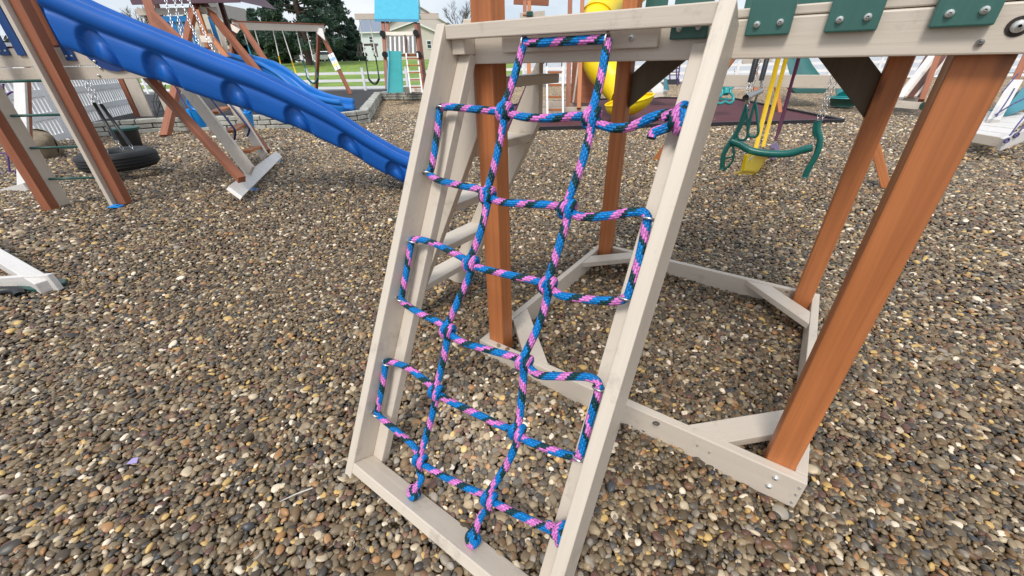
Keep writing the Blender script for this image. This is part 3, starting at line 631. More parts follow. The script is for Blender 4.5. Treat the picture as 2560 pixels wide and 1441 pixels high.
# ------------------------------------------------------------------ blue slide playset on the left
lp = thing('playset', 'playset with navy slats and the long royal blue wave slide', 'playset', (-4.7, 4.8, 0))
BY = 4.85
def bp(px, py, dy=0): return onp(px, py, (0, BY+dy, 0), XD)
def bz(px, py): return bp(px, py).z
x0 = bp(-60, 150).x
ZL0, ZL1, ZL2 = bz(200, 200), bz(200, 166), bz(200, 118)
part(lp, 'rim_beam', 'almond', lambda q: q.box(x0, bp(478, 190).x, BY, BY+.04, ZL0, ZL1-.004), bev=.004)
part(lp, 'rim_beam', 'almond', lambda q: q.box(x0, bp(330, 140).x, BY, BY+.04, ZL1+.004, ZL2), bev=.004)
part(lp, 'deck', 'darkbrown', lambda q: q.box(x0, bp(330, 140).x, BY+.02, BY+1.3, ZL2+.001, ZL2+.02))
p2 = G(292, 512)
for P, c, nm in ((G(112, 528), 'brown', 'post'), (Vector((p2.x+.03, p2.y, 0)), 'brown', 'post')):
    part(lp, nm, c, lambda q: q.box(P.x-.02, P.x+.085, P.y, P.y+.10, 0, 3.2), bev=.006)
Pa = G(150, 520); Pb = G(287, 515)
ladL = part(lp, 'ladder_rail', 'almond', lambda q: q.box(Pa.x-.03, Pa.x+.008, Pa.y, Pa.y+.14, 0, 2.2), bev=.004)
part(lp, 'ladder_rail', 'almond', lambda q: q.box(Pb.x-.055, Pb.x-.012, Pb.y-.005, Pb.y+.13, 0, 2.9), bev=.004)
for py in (205, 291, 372, 450):
    z = zat(Pb, py-3); part(lp, 'rung', 'greenv', lambda q: q.tube([(Pa.x-.02, Pa.y+.06, z), (Pb.x-.02, Pb.y+.06, z)], .0135, 10), True)
for i, (pxb, pyb, wdt) in enumerate(((18, 139, .10), (60, 139, .09), (112, 134, .09), (183, 152, .10), (232, 140, .09))):
    c = bp(pxb, pyb); s_ = part(lp, 'railing_slat', 'blueboard', lambda q: q.box(c.x-wdt/2, c.x+wdt/2, BY-.022, BY-.001, c.z, 2.5), bev=.004)
    if i in (0, 3): blt('bolt', [Vector((c.x-.028, BY-.023, c.z+.04)), Vector((c.x+.03, BY-.023, c.z+.04))], -YD, s_, .009)
c = bp(262, 104)
part(lp, 'slide_bracket', 'bluedisc', lambda q: q.tube([Vector((c.x, BY-.024, c.z)), Vector((c.x, BY-.002, c.z))], .27, 40), bev=.002)
blt('bolt', [bp(222, 128, -.03), bp(236, 154, -.03), bp(251, 171, -.01), bp(246, 189, -.01)], -YD, lp, .014)
part(lp, 'panel_board', 'brown', lambda q: q.box(bp(62, 60).x, bp(112, 60).x, BY+.05, BY+.09, ZL2+.02, 2.6), bev=.004)
# wave slide ---------------------------------------------------------
def wave_slide(par, S, Dv, prof, width, hs, scoops, mname, tmax, name='slide'):
    """S start, Dv run direction, prof [(t,z of the lower edge)], cross-section swept along"""
    Dv = Vector(Dv).normalized(); Wv = Vector((-Dv.y, Dv.x, 0)); ts = [p[0] for p in prof]; zs = [p[1] for p in prof]
    tt = np.arange(ts[0], tmax, .012); zz = np.interp(tt, ts, zs); k = np.hanning(41); k /= k.sum(); zz = np.convolve(np.pad(zz, 20, 'edge'), k, 'valid')
    W2 = width
    near = [(.045, 0), (.030, .010), (.020, .02), (.016, .03), (.013, .04), (.011, .05), (.009, .06), (.008, .07), (.007, .08), (.006, .09), (.005, .10), (.004, .11), (.004, .12), (.004, .13), (.004, .14), (.006, .15), (.008, .16), (.012, .17), (.024, .182), (.024, .192), (-.004, .200), (-.024, .225), (-.030, .255), (-.018, .285), (.012, .308), (.045, .312), (.075, .298), (.096, .268), (.104, .235), (.112, .19), (.13, .145), (.17, .12), (.22, .112)]
    sec = near + [(W2-a, b) for a, b in near[::-1]]
    V = []; F = []; nS = len(sec)
    for i, t in enumerate(tt):
        hk = hs*float(np.interp(t, [0, 1.2, 2.2], [1.56, 1.36, 1.17])) if name == 'slide' and scoops else hs
        for j, (a, b) in enumerate(sec):
            a2, b2 = a, b*hk
            if b < .175:
                for sc in scoops:
                    side = 1 if a < W2/2 else -1
                    dt = (t-sc)/.105; hh = (b)/.150
                    r = math.sqrt(max(0, dt*dt + max(0, hh-.12)**2))
                    if r < 1.15: k2 = min(1, max(0, (1.15-r)/.13)); a2 += side*.056*k2*k2*(3-2*k2)
                    dt2 = (t-sc-.030)/.060; r2 = math.sqrt(dt2*dt2+((b-.05)/.070)**2)
                    if r2 < 1: a2 -= side*.034*(1-r2*r2)
            P = S + Dv*float(t) + Wv*a2 + Z1*(float(zz[i])+b2); V.append(P)
    for i in range(len(tt)-1):
        for j in range(nS):
            j2 = (j+1) % nS; F.append([i*nS+j, (i+1)*nS+j, (i+1)*nS+j2, i*nS+j2][::-1])
    F.append(list(range(nS))[::-1]); n0 = (len(tt)-1)*nS; F.append([n0+j for j in range(nS)])
    mb = MB(); mb.add(V, F); o = mb.build(name, mname, par, smooth=True); return o
def scl(P, k): return CAM + (Vector(P)-CAM)*k
S_ = scl((-4.4, 4.75, 1.5), .86); E_ = scl((-1.42, 5.28, 0), .92); Dv_ = Vector((E_.x-S_.x, E_.y-S_.y, 0)); S0_ = Vector((S_.x, S_.y, 0)); dv_ = Dv_.normalized()
low_ = [(150, 112), (215, 146), (330, 186), (430, 217), (560, 262), (660, 291), (760, 331), (860, 377), (930, 420), (1010, 462), (1040, 476), (1090, 480)]
prof = []
for q_ in low_:
    P_ = onp(*q_, S0_, dv_); prof.append(((P_-S0_).dot(dv_), P_.z))
scp_ = [(onp(x_, y_, S0_, dv_)-S0_).dot(dv_) for x_, y_ in ((236, 110), (405, 190), (592, 250), (748, 318), (880, 385), (992, 440))]
wave_slide(lp, S0_, Dv_, prof, .52, 1.0, scp_, 'blue', prof[-1][0]-.05)
# tyre swing under the deck ------------------------------------------
ty = thing('tyre_swing', 'black tyre swing on black sleeved chains under the blue slide playset', 'tyre swing', G(297, 400, .4))
tc_ = pt(297, 398, 5.9)
def tyre(q):
    prof_ = [(.155, -.065), (.20, -.105), (.27, -.118), (.335, -.108), (.365, -.07), (.372, 0), (.365, .07), (.335, .108), (.27, .118), (.20, .105), (.155, .065), (.165, 0)]
    n = 48; q.grid(lambda u, v: tc_ + Vector((math.cos(u*2*math.pi)*prof_[int(v*12) % 12][0]*1.27, math.sin(u*2*math.pi)*prof_[int(v*12) % 12][0]*1.27, prof_[int(v*12) % 12][1]*1.05)), n, 12)
part(ty, 'tyre', 'rubber', tyre, True)
part(ty, 'tread', 'rubber', lambda q: [q.torus(tc_+Z1*z, Z1, .472, .007, 48, 5) for z in (-.06, -.02, .02, .06)], True)
for a, b, c2 in (((290, 350), (235, 258), (208, 196)), ((325, 362), (253, 262), (216, 196)), ((262, 372), (188, 240), (165, 190))):
    A_, B_, C2 = pt(*a, 5.8), pt(*b, 5.7), pt(*c2, 5.65)
    if a[0] > 270: part(ty, 'chain_sleeve', 'blackv', lambda q: q.tube([A_, B_], .022, 8), True)
    part(ty, 'chain', 'steel', lambda q: chain(q, B_, C2+(C2-B_)*.5, L=.06, r=.005, wdt=.016), True); part(ty, 'lower_chain', 'steel', lambda q: chain(q, A_, A_-Z1*.14+XD*.03, L=.06, r=.005, wdt=.016), True)
# step frame leaning behind the slide ---------------------------------
sf = thing('step_frame', 'leaning step ladder with navy handrails and a white foot board below the blue slide', 'ladder', G(600, 480))
P1, P2, P3, P4 = pt(606, 492, 4.62), pt(571, 466, 4.66), pt(690, 378, 6.6), pt(706, 392, 6.56)
part(sf, 'foot_board', 'whitewood', lambda q: q.prism([P1, P2, P3, P4], Vector((-.02, -.03, -.03))), bev=.003)
board(sf, 'leg', 'brown', (605, 450, 4.75), (355, 178, 5.0), .089, .089)
board(sf, 'leg', 'brown', (668, 380, 6.5), (540, 205, 6.7), .089, .089)
board(sf, 'stringer', 'almond', (628, 432, 5.25), (438, 185, 5.7), .19, .038, Vector((.75, -.2, .5)))
board(sf, 'stringer', 'almond', (662, 392, 6.0), (545, 205, 6.5), .15, .038, Vector((.75, -.2, .5)))
for a, b in (((532, 283, 5.65), (562, 270, 6.35)), ((573, 330, 5.5), (604, 312, 6.2)), ((612, 380, 5.35), (642, 368, 6.0))): board(sf, 'tread', 'cedar', a, b, .14, .035)
for pts in ([(505, 215, 5.6), (522, 240, 5.6), (578, 312, 5.4), (588, 330, 5.4), (586, 350, 5.45)], [(555, 238, 6.3), (575, 262, 6.2), (618, 315, 6.0), (623, 328, 6.0), (617, 342, 6.0)]):
    part(sf, 'handrail', 'navy', lambda q: q.tube(cr_spline([pt(*p) for p in pts], 5), .014, 8), True)
for p in ((632, 476, 0), (690, 404, 0), (290, 517, 1)):
    P = G(p[0], p[1]); a_ = part(None, 'ground_anchor', 'blue2', lambda q: (q.box(P.x-.07, P.x+.07, P.y-.04, P.y+.04, -.005, .012), q.box(P.x-.03, P.x+.03, P.y-.03, P.y+.03, .012, .022)), bev=.004)
    tag(a_, ['bright blue anchor plate on the gravel in front of the white foot board', 'small blue anchor plate at the far end of the white foot board', 'dark blue anchor plate on the gravel below the left ladder post'][(0, 1, 2)[[632, 690, 290].index(p[0])]], 'anchor plate')
# white frame foot at the left edge ------------------------------------
wf_ = thing('swing_set', 'white lumber A-frame foot on a dark green pad at the left edge', 'swing frame', G(110, 720))
board(wf_, 'leg', 'whitewood', G(118, 716, .05), pt(-120, 575, 3.55), .10, .089, N1, .006)
board(wf_, 'cross_board', 'whitewood', G(140, 705, .07), pt(-150, 722, 3.05), .13, .038, Z1, .004)
c = G(112, 718); part(wf_, 'foot_pad', 'greenv', lambda q: q.prism([c+Vector((-.16, -.07, .012)), c+Vector((.05, -.10, .012)), c+Vector((.17, .0, .012)), c+Vector((.12, .07, .012)), c+Vector((-.14, .07, .012))], Z1*.022), bev=.004)
c = G(20, 745); rk = part(None, 'cloth_strip', 'blackv', lambda q: q.tube(cr_spline([c+Vector((-.35, -.1, .02)), c+Vector((-.1, .02, .035)), c+Vector((.02, .05, .03)), c+Vector((.10, .0, .012))], 5), .035, 8), True)
tag(rk, 'crumpled black rubber strip on gravel below the white frame foot', 'rubber strip')
# cargo net frame at the far left ---------------------------------------
cn = thing('cargo_net_frame', 'cream frame with purple cargo net beyond the green rungs at the left edge', 'climbing net', G(60, 470))
board(cn, 'upright', 'whitewood', G(62, 468), pt(48, 150, 6.6), .13, .06); board(cn, 'bottom_board', 'whitewood', G(80, 466, .05), pt(-60, 505, 5.6), .12, .14, Z1)
board(cn, 'upright', 'brown', (74, 466, 6.75), (65, 150, 6.85), .05, .10)
for pts in ([(8, 210), (10, 240), (30, 230), (40, 238), (46, 270), (45, 285), (25, 290)], [(22, 350), (20, 390), (24, 440), (18, 465)], [(-5, 382), (22, 386), (36, 380)], [(-5, 432), (22, 436), (42, 428), (60, 412)]):
    part(cn, 'rope', 'purple', lambda q: q.tube(cr_spline([pt(*p, 6.35) for p in pts], 5), .014, 8), True)
# ------------------------------------------------------------------ boulder, bucket
c = G(112, 398, .0)
def boulder(q):
    r0 = np.random.default_rng(4)
    q.grid(lambda u, v: c + Vector((-.12+ .30*math.cos(u*6.2832)*math.sin(v*3.1416), .15+.3*math.sin(u*6.2832)*math.sin(v*3.1416), .20+.30*math.cos(v*3.1416)))*1.0 + Vector((.06*math.sin(u*19+v*7), .04*math.cos(u*13), .05*math.sin(u*11+v*9)))*math.sin(v*3.1416), 28, 16)
M['rock'] = mat('tan boulder stone', (.22, .175, .12), .85, var=.45, vscale=5, bump=.9, bscale=9)
tag(part(None, 'boulder', 'rock', boulder, True), 'large tan boulder in front of the white lattice fence', 'boulder')
c = G(335, 372); bu = thing('bucket', 'black plastic bucket standing on gravel behind the tyre swing', 'bucket', c)
part(bu, 'body', 'blackv', lambda q: q.tube([c+Z1*.0, c+Z1*.02, c+Z1*.34, c+Z1*.36], [.15, .16, .20, .20], 24), True); part(bu, 'lid', 'greenv', lambda q: q.tube([c+Z1*.361, c+Z1*.40, c+Z1*.415], [.235, .24, .20], 24), False)
# ------------------------------------------------------------------ stone wall
M['stone'] = mat('grey green cut stone', (.40, .395, .35), .85, var=.35, vscale=3.5, bump=.9, bscale=16, detail=7); M['mortar'] = mat('dark joint', (.05, .048, .045), .9)
def stone_wall():
    base = thing('stone_wall', 'low dry laid wall of pale cut stones edging the dark rubber mulch', 'stone wall', WP[3]); q = MB(); core = MB(); cap = MB(); r0 = random.Random(3)
    for i in range(len(WP)-1):
        a, b = WP[i], WP[i+1]; d = b-a; Ln = d.length; d.normalize(); n = Vector((-d.y, d.x, 0))
        pass
        core.hexa(lambda u, v, z: a+d*u+n*v+Z1*z, 0, Ln, .03, .27, 0, .32)
        for k in range(3):
            u = -.02
            while u < Ln:
                l = min(r0.uniform(.22, .55), Ln-u+.03); j = r0.uniform(-.02, .015)
                (q if k < 2 else cap).hexa(lambda x, v, z: a+d*x+n*v+Z1*(z+.006*math.sin(x*9+v*5)), u+.012, u+l-.010, j, .26+r0.uniform(0, .03), k*.112+.006, k*.112+.102)
                u += l
    core.build('core', 'mortar', base); q.build('stones', 'stone', base, bev=.014); cap.build('cap_stones', 'stone', base, bev=.014)
stone_wall()
def mz(y): return float(np.interp(y, [11, 27], [.26, .02]))
mb = MB(); Pm = [(-24, 10.2), (WP[0].x, WP[0].y+.2), (WP[1].x, WP[1].y+.2), (WP[2].x, WP[2].y+.2), (WP[3].x, WP[3].y+.2), (WP[4].x-.2, WP[4].y+.1), (WP[5].x-.15, WP[5].y), (-24, WP[5].y)]
Pn = [(-24, WP[5].y), (WP[5].x-.15, WP[5].y), (WP[5].x-.15, WP[5].y+.15), (WP[7].x, WP[7].y+.15), (-2, 28), (-24, 28)]
for pl in (Pm, Pn): mb.add([Vector((x, y, mz(y))) for x, y in pl], [list(range(len(pl)))])
struct(mb.build('rubber_mulch', 'mulch'))
# maroon mat with black edging
mq = [G(*p) for p in ((1120, 333), (2106, 308), (1838, 252), (1600, 248), (1320, 262), (1120, 292))]
mb = MB(); mb.prism([p for p in mq], Z1*.035); struct(mb.build('rubber_surface', 'mat_m'))
eb = thing('edging', 'black plastic edging strip round the maroon rubber surface', 'edging', mq[0])
for i in range(len(mq)):
    a, b = mq[i], mq[(i+1) % len(mq)]; board(eb, 'strip', 'border', a+Z1*.045, b+Z1*.045, .09, .07, Z1)
# ------------------------------------------------------------------ grass, road, rail fence
def grass_mat():
    m = bpy.data.materials.new('lawn with dandelions'); m.use_nodes = True; t = m.node_tree; b = t.nodes['Principled BSDF']; l = t.links.new
    c = N(t, 'ShaderNodeTexCoord'); n = N(t, 'ShaderNodeTexNoise', inp={2: .5, 3: 8, 4: .65}); l(c.outputs['Object'], n.inputs[0])
    r = N(t, 'ShaderNodeValToRGB'); e = r.color_ramp.elements; e[0].position = .35; e[0].color = (.12, .21, .036, 1); e[1].position = .65; e[1].color = (.23, .34, .06, 1); l(n.outputs[0], r.inputs[0])
    v = N(t, 'ShaderNodeTexVoronoi', inp={2: 3.2}); l(c.outputs['Object'], v.inputs[0]); n2 = N(t, 'ShaderNodeTexNoise', inp={2: .12, 3: 3}); l(c.outputs['Object'], n2.inputs[0])
    th = N(t, 'ShaderNodeMapRange', inp={1: .42, 2: .62, 3: .02, 4: .26}); l(n2.outputs[0], th.inputs[0])
    lt = N(t, 'ShaderNodeMath', operation='LESS_THAN'); l(v.outputs['Distance'], lt.inputs[0]); l(th.outputs[0], lt.inputs[1])
    mm = N(t, 'ShaderNodeMix', data_type='RGBA'); mm.inputs[7].default_value = (.62, .52, .02, 1); l(lt.outputs[0], mm.inputs[0]); l(r.outputs[0], mm.inputs[6]); l(mm.outputs[2], b.inputs['Base Color']); b.inputs['Roughness'].default_value = .9
    return m
M['grass'] = grass_mat()
mb = MB(); xs = np.linspace(-260, 260, 66); ysg = np.concatenate([np.linspace(31, 70, 24), np.linspace(76, 460, 16)])
mb.add([Vector((x, y, float(hill(x, y))+.02)) for x in xs for y in ysg], [(i*40+j, (i+1)*40+j, (i+1)*40+j+1, i*40+j+1) for i in range(65) for j in range(39)])
struct(mb.build('grass_field', 'grass', smooth=True))
mb = MB(); xs2 = np.linspace(1.5, 90, 12); ys2 = np.linspace(31.2, 56, 14)
mb.add([Vector((x, y, float(hill(x, y))+.05)) for x in xs2 for y in ys2], [(i*14+j, (i+1)*14+j, (i+1)*14+j+1, i*14+j+1) for i in range(11) for j in range(13)]); M['lot'] = mat('pale parking lot', (.46, .47, .49), .8); struct(mb.build('parking_lot', 'lot', smooth=True))
r9 = np.random.default_rng(9); cs9 = []; rs9 = []; ns9 = []
for i in range(150):
    x = r9.uniform(-190, 40); y = r9.uniform(118, 140); cs9.append((x, y, float(hill(x, y))+r9.uniform(.5, 5.0))); rs9.append(r9.uniform(2.5, 5)); ns9.append(170)
M['woods'] = mat('distant bare woods', (.085, .088, .070), .9, var=.5, vscale=.2)
mb = MB(); mb.add([Vector(p) for p in ((-200, 28.2, .004), (200, 28.2, .004), (200, 31.2, .004), (-200, 31.2, .004))], [(0, 1, 2, 3)]); struct(mb.build('road', 'asphalt'))
def rail_fence(pts, label, base=0.0, step=2.44, hh=1.22):
    f = thing('rail_fence', label, 'fence', pts[0])
    for i in range(len(pts)-1):
        a, b = Vector(pts[i]), Vector(pts[i+1]); n = max(1, round((b-a).length/step))
        for z in (.20, .58, .97): board(f, 'rail', 'vinyl', a+Z1*z, b+Z1*z, .14, .04, Z1, 0)
        for k in range(n+(i == len(pts)-2)):
            P = a+(b-a)*(k/n); part(f, 'post', 'vinyl', lambda q: (q.box(P.x-.065, P.x+.065, P.y-.065, P.y+.065, 0, hh), q.prism([P+Vector((-.075, -.075, hh)), P+Vector((.075, -.075, hh)), P+Vector((.075, .075, hh)), P+Vector((-.075, .075, hh))], Z1*.03)))
rail_fence([(-26, 29.5, 0), (-12.2, 27.4, 0), (-8.7, 27.0, 0), (-3.4, 26.6, 0)], 'white three-rail vinyl fence between the rubber mulch and the lawn')
rail_fence([(-1.5, 28.0, 0), (3.5, 27.9, 0), (14, 27.2, 0), (24.5, 26, 0), (40, 23, 0)], 'white three-rail vinyl fence running behind the yellow and green slides')
# lattice privacy fence on the left
pf = thing('privacy_fence', 'tall white vinyl fence with rows of narrow slots behind the tyre swing', 'fence', G(200, 345))
pa, pb = G(40, 392), G(345, 300); dd = (pb-pa); Lf = dd.length; dd.normalize(); nn_ = Vector((-dd.y, dd.x, 0))
Fp = lambda u, v, z: pa+dd*u+nn_*v+Z1*z
npn = 3
for k in range(npn+1):
    part(pf, 'post', 'vinyl', lambda q: q.hexa(Fp, Lf*k/npn-.065, Lf*k/npn+.065, -.065, .065, 0, 1.95))
for k in range(npn):
    u0, u1 = Lf*k/npn+.066, Lf*(k+1)/npn-.066; HS = [.06, .50, .94, 1.38, 1.80]
    def pan(q):
        for z in HS: q.hexa(Fp, u0, u1, -.025, .025, z, z+.13)
        for ua, ub in ((u0, u0+.10), (u1-.10, u1), ((u0+u1)/2-.05, (u0+u1)/2+.05)): q.hexa(Fp, ua, ub, -.022, .022, .1, 1.85)
        n = 13
        for j in range(n): uc = u0+(u1-u0)*(j+.5)/n; q.hexa(Fp, uc-.049, uc+.049, -.015, .015, .1, 1.85)
    part(pf, 'panel', 'vinyl', pan)
# ------------------------------------------------------------------ far playset with blue slats (on the mulch)
def PBX(par, name, m, x0, y0, x1, y1, d, th=.05, d2=None, bev=.004, slope=None):
    """upright board seen between two image corners at depth d, th thick"""
    d2 = d2 or d
    a, b, c, e = pt(x0, y0, d), pt(x1, y0, d2), pt(x1, y1, d2), pt(x0, y1, d)
    return part(par, name, m, lambda q: q.prism([a, b, c, e], (YD*th)), bev=bev)
def quad(par, name, m, P, d, th=.05, bev=.003):
    dd = d if isinstance(d, (list, tuple)) else [d]*len(P)
    return part(par, name, m, lambda q: q.prism([pt(x, y, k) for (x, y), k in zip(P, dd)], YD*th), bev=bev)
def vboard(par, name, m, px, py, d, z0, z1, wdt=.09, th=.09, bev=.004):
    """true vertical board through the point seen at (px,py) at depth d"""
    P = pt(px, py, d); return part(par, name, m, lambda q: q.box(P.x-wdt/2, P.x+wdt/2, P.y, P.y+th, z0, z1), bev=bev)
rp_ = thing('playset', 'far playset with bright blue slats, purple roof and a light blue wave slide', 'playset', G(450, 300, .25))
D1 = 11.6
for px in (392, 487, 553): vboard(rp_, 'post', 'darkbrown', px, 20, D1+(1.2 if px == 392 else 0), .2, 3.6, .11, .10)
vboard(rp_, 'post', 'brown', 337, 280, 11.2, .2, 1.5, .13, .1); vboard(rp_, 'panel', 'almond', 362, 280, 11.2, .2, 1.5, .36, .05)
zt = pt(450, 42, D1).z; zl = pt(450, 150, D1).z
xa, xb = pt(400, 40, D1).x, pt(562, 60, D1).x; yb = pt(450, 100, D1).y
part(rp_, 'rail', 'almond', lambda q: q.box(xa-.4, xb, yb+.03, yb+.08, zt+.02, zt+.18)); part(rp_, 'rail', 'skyboard', lambda q: q.box(xa, xb-.55, yb-.04, yb+.0, zt-.16, zt-.02))
n = 12
for i in range(n):
    x = xa+(xb-xa-.0)*(i+.5)/n; c = 'skyboard' if i not in (7, 9, 11) else 'almond'
    part(rp_, 'railing_slat', c, lambda q: q.box(x-.062, x+.062, yb, yb+.02, .95, zt-.05 if c == 'skyboard' else zt-.35), bev=.003)
part(rp_, 'deck_beam', 'almond', lambda q: q.box(xa-.3, xb+.2, yb-.03, yb+.02, 1.05, 1.25), bev=.003)
for y in (98, 158): quad(rp_, 'step_board', 'almond', [(498, y-9), (533, y-7), (538, y+9), (503, y+8)], 10.9, .05)
quad(rp_, 'step_post', 'cedar', [(482, 24), (496, 24), (532, 128), (518, 128)], 11.1, .08); quad(rp_, 'step_post', 'cedar', [(516, 84), (526, 84), (572, 142), (556, 142)], 10.9, .08)
ry = pt(450, 0, D1)
zr = pt(480, 7, D1-.6).z; xr1 = pt(600, 9, D1-.6).x; xr0 = pt(330, 3, D1-.6).x; yr = pt(480, 7, D1-.6).y
part(rp_, 'roof', 'roofred', lambda q: (q.prism([Vector((xr0, yr, zr)), Vector((xr1, yr, zr)), Vector((xr1-.5, yr+1.0, zr+.9)), Vector((xr0+.5, yr+1.0, zr+.9))], Vector((0, .03, .04))), q.box(xr0, xr1, yr-.02, yr+.03, zr-.02, zr+.12), q.prism([Vector((xr1, yr+.03, zr)), Vector((xr1, yr+2.0, zr)), Vector((xr1-.5, yr+1.0, zr+.9))], Vector((-.04, 0, .02)))), bev=.003)
part(rp_, 'sign', 'trim', lambda q: q.prism([pt(463, 100, 11.3), pt(477, 100, 11.3), pt(481, 124, 11.3), pt(467, 124, 11.3)], YD*.01))
for i, c_ in enumerate(('skyboard', 'blue', 'yellow')):
    part(rp_, 'sign_band', {0: 'blue2', 1: 'navy', 2: 'yellow'}[i], lambda q: q.prism([pt(464+i, 103+i*7, 11.28), pt(477+i, 103+i*7, 11.28), pt(478+i, 106+i*7, 11.28), pt(465+i, 106+i*7, 11.28)], YD*.006))
e2 = G(850, 282, .26); s2 = pt(590, 150, 11.6); d2v = Vector((e2.x-s2.x, e2.y-s2.y, 0)); L2 = d2v.length
b2 = Vector((s2.x, s2.y, 0)); dn2 = d2v.normalized(); pr2 = []
for q_ in ((575, 165), (620, 178), (660, 190), (700, 214), (740, 248), (780, 268), (815, 279), (840, 284), (856, 286)):
    P = onp(*q_, b2, dn2); pr2.append(((P-b2).dot(dn2), P.z))
M['blue3'] = mat('mid blue plastic', (.006, .155, .52), .38, var=.08)
wave_slide(rp_, b2, d2v, pr2, .55, 1.15, [], 'blue3', pr2[-1][0])
# A-frame swing in front of it
af = thing('swing_set', 'brown A-frame swing set with silver chains in front of the bright blue slats', 'swing set', G(560, 325))
board(af, 'leg', 'brown', (498, -40, 11.6), G(413, 343), .16, .14); board(af, 'leg', 'brown', (476, -30, 11.4), G(748, 309), .20, .13, Z1)
board(af, 'brace', 'brown', (384, 40, 9.8), (470, 122, 9.6), .21, .11, Z1); board(af, 'brace', 'brown', (358, -30, 10.2), (396, 90, 10.2), .20, .11)
board(af, 'beam', 'almond', (490, -38, 11.5), (330, -80, 9.8), .18, .11, Z1)
for a, b in (((409, -20), (432, 70)), ((432, -20), (460, 115)), ((443, -20), (505, 130)), ((462, -20), (540, 142))):
    part(af, 'chain', 'steel', lambda q: chain(q, pt(*a, 7.6), pt(*b, 7.6), L=.085, r=.0075, wdt=.02), True)
# blue toddler swings and net panel under the slide
for cx, cy, d, lb in ((488, 285, 7.6, 'light blue plastic toddler swing seat under the slide, left of the step frame'), (612, 292, 8.4, 'light blue plastic toddler swing seat under the slide, right of the step frame')):
    c = pt(cx, cy, d); ts = thing('toddler_swing', lb, 'toddler swing', c); k = d/FPX
    part(ts, 'seat', 'blue2', lambda q: q.grid(lambda u, v: c + Vector((math.cos(u*6.283)*.17*(1-.35*v), math.sin(u*6.283)*.15*(1-.3*v), -.30*v+.06)), 24, 6), True)
    part(ts, 'back', 'blue2', lambda q: (q.torus(c+Vector((0, .1, .18)), YD, .13, .026, 20, 8), q.box(c.x-.025, c.x+.025, c.y+.08, c.y+.12, c.z-.05, c.z+.2)), True)
    part(ts, 'crotch_bar', 'blue2', lambda q: q.box(c.x-.03, c.x+.03, c.y-.17, c.y-.12, c.z-.22, c.z+.1), bev=.01)
    part(ts, 'rope', 'navy', lambda q: q.tube([c+Vector((-.12, 0, .05)), c+Vector((-.22, 0, .9))], .012, 6), True)
sn = thing('climbing_net', 'black rope spider net between cream posts behind the low stone wall', 'climbing net', G(402, 300, .25))
vboard(sn, 'post', 'almond', 418, 280, 10.9, .2, 1.6, .13, .08); vboard(sn, 'post', 'brown', 427, 280, 11.0, .2, 1.6, .06, .08)
def netp(q):
    c = (402, 255)
    for r in (9, 18, 29): q.tube([pt(c[0]+r*math.cos(a)*.7, c[1]+r*math.sin(a)*1.5, 10.9) for a in [i*math.pi/3 for i in range(6)]], .011, 5, closed=True)
    for i in range(6): a = i*math.pi/3; q.tube([pt(*c, 10.9), pt(c[0]+24*math.cos(a), c[1]+50*math.sin(a), 10.9)], .011, 5)
part(sn, 'net', 'blackv', netp, True)
# long swing set on the mulch
ls = thing('swing_set', 'long cream beam swing set with three swings standing on dark rubber mulch', 'swing set', G(830, 235, .06))
fr1, fr2 = G(877, 237, .07), G(790, 232, .05); ap = pt(798, 72, 20.3); bl0 = pt(583, 62, 17.0)
for f in (fr1, fr2): board(ls, 'leg', 'brown', f, ap, .16, .14)
apl = bl0
board(ls, 'leg', 'brown', (672, 166, 16.5), bl0+Vector((.35, 0, 0)), .2, .15); board(ls, 'leg', 'brown', (578, 210, 17.5), bl0, .2, .15)
board(ls, 'beam', 'almond', bl0+Z1*-.05, ap+Vector((.25, 0, 0)), .28, .12, Z1); board(ls, 'beam_cap', 'brown', bl0+Z1*.12, ap+Vector((.28, 0, .17)), .05, .14, Z1)
quad(ls, 'gusset', 'whitewood', [(774, 66), (806, 72), (813, 102), (790, 82)], 20.0, .05); quad(ls, 'gusset', 'almond', [(577, 60), (600, 74), (592, 84), (576, 74)], 16.9, .05)
fb = (fr1+(ap-fr1)*.38, fr1+(ap-fr1)*.62)
part(ls, 'warning_label', 'trim', lambda q: q.bar(fb[0]-YD*.10, fb[1]-YD*.10, .30, .01, XD))
for i, c_ in ((0, 'yellow'), (1, 'blue2')): part(ls, 'label_band', c_, lambda q: q.bar(fb[0].lerp(fb[1], .25+.35*i)-YD*.11, fb[0].lerp(fb[1], .40+.35*i)-YD*.11, .26, .01, XD))
def sling(par, a0, a1, b0, b1, m, d):
    A0, A1, B0, B1 = (pt(*p, d) for p in (a0, a1, b0, b1))
    for a, b in ((A0, B0), (A1, B1)): part(par, 'rope', 'whiterope', lambda q: q.tube([a, a.lerp(b, .62)], .022, 5), True); part(par, 'chain_sleeve', m, lambda q: q.tube([a.lerp(b, .62), b], .03, 6), True)
    mid = (B0+B1)/2 - Z1*abs((B1-B0).length)*.42
    part(par, 'seat', m if m != 'yellow2' else 'yellow', lambda q: q.tube(cr_spline([B0, B0.lerp(mid, .6)-Z1*.05, mid, B1.lerp(mid, .6)-Z1*.05, B1], 4), .045, 6), True)
sling(ls, (741, 78), (767, 80), (768, 196), (794, 196), 'plasgreen', 19.3); sling(ls, (682, 74), (705, 75), (706, 182), (745, 200), 'yellow2', 18.6); sling(ls, (606, 72), (636, 73), (627, 137), (655, 140), 'tealdark', 17.4)
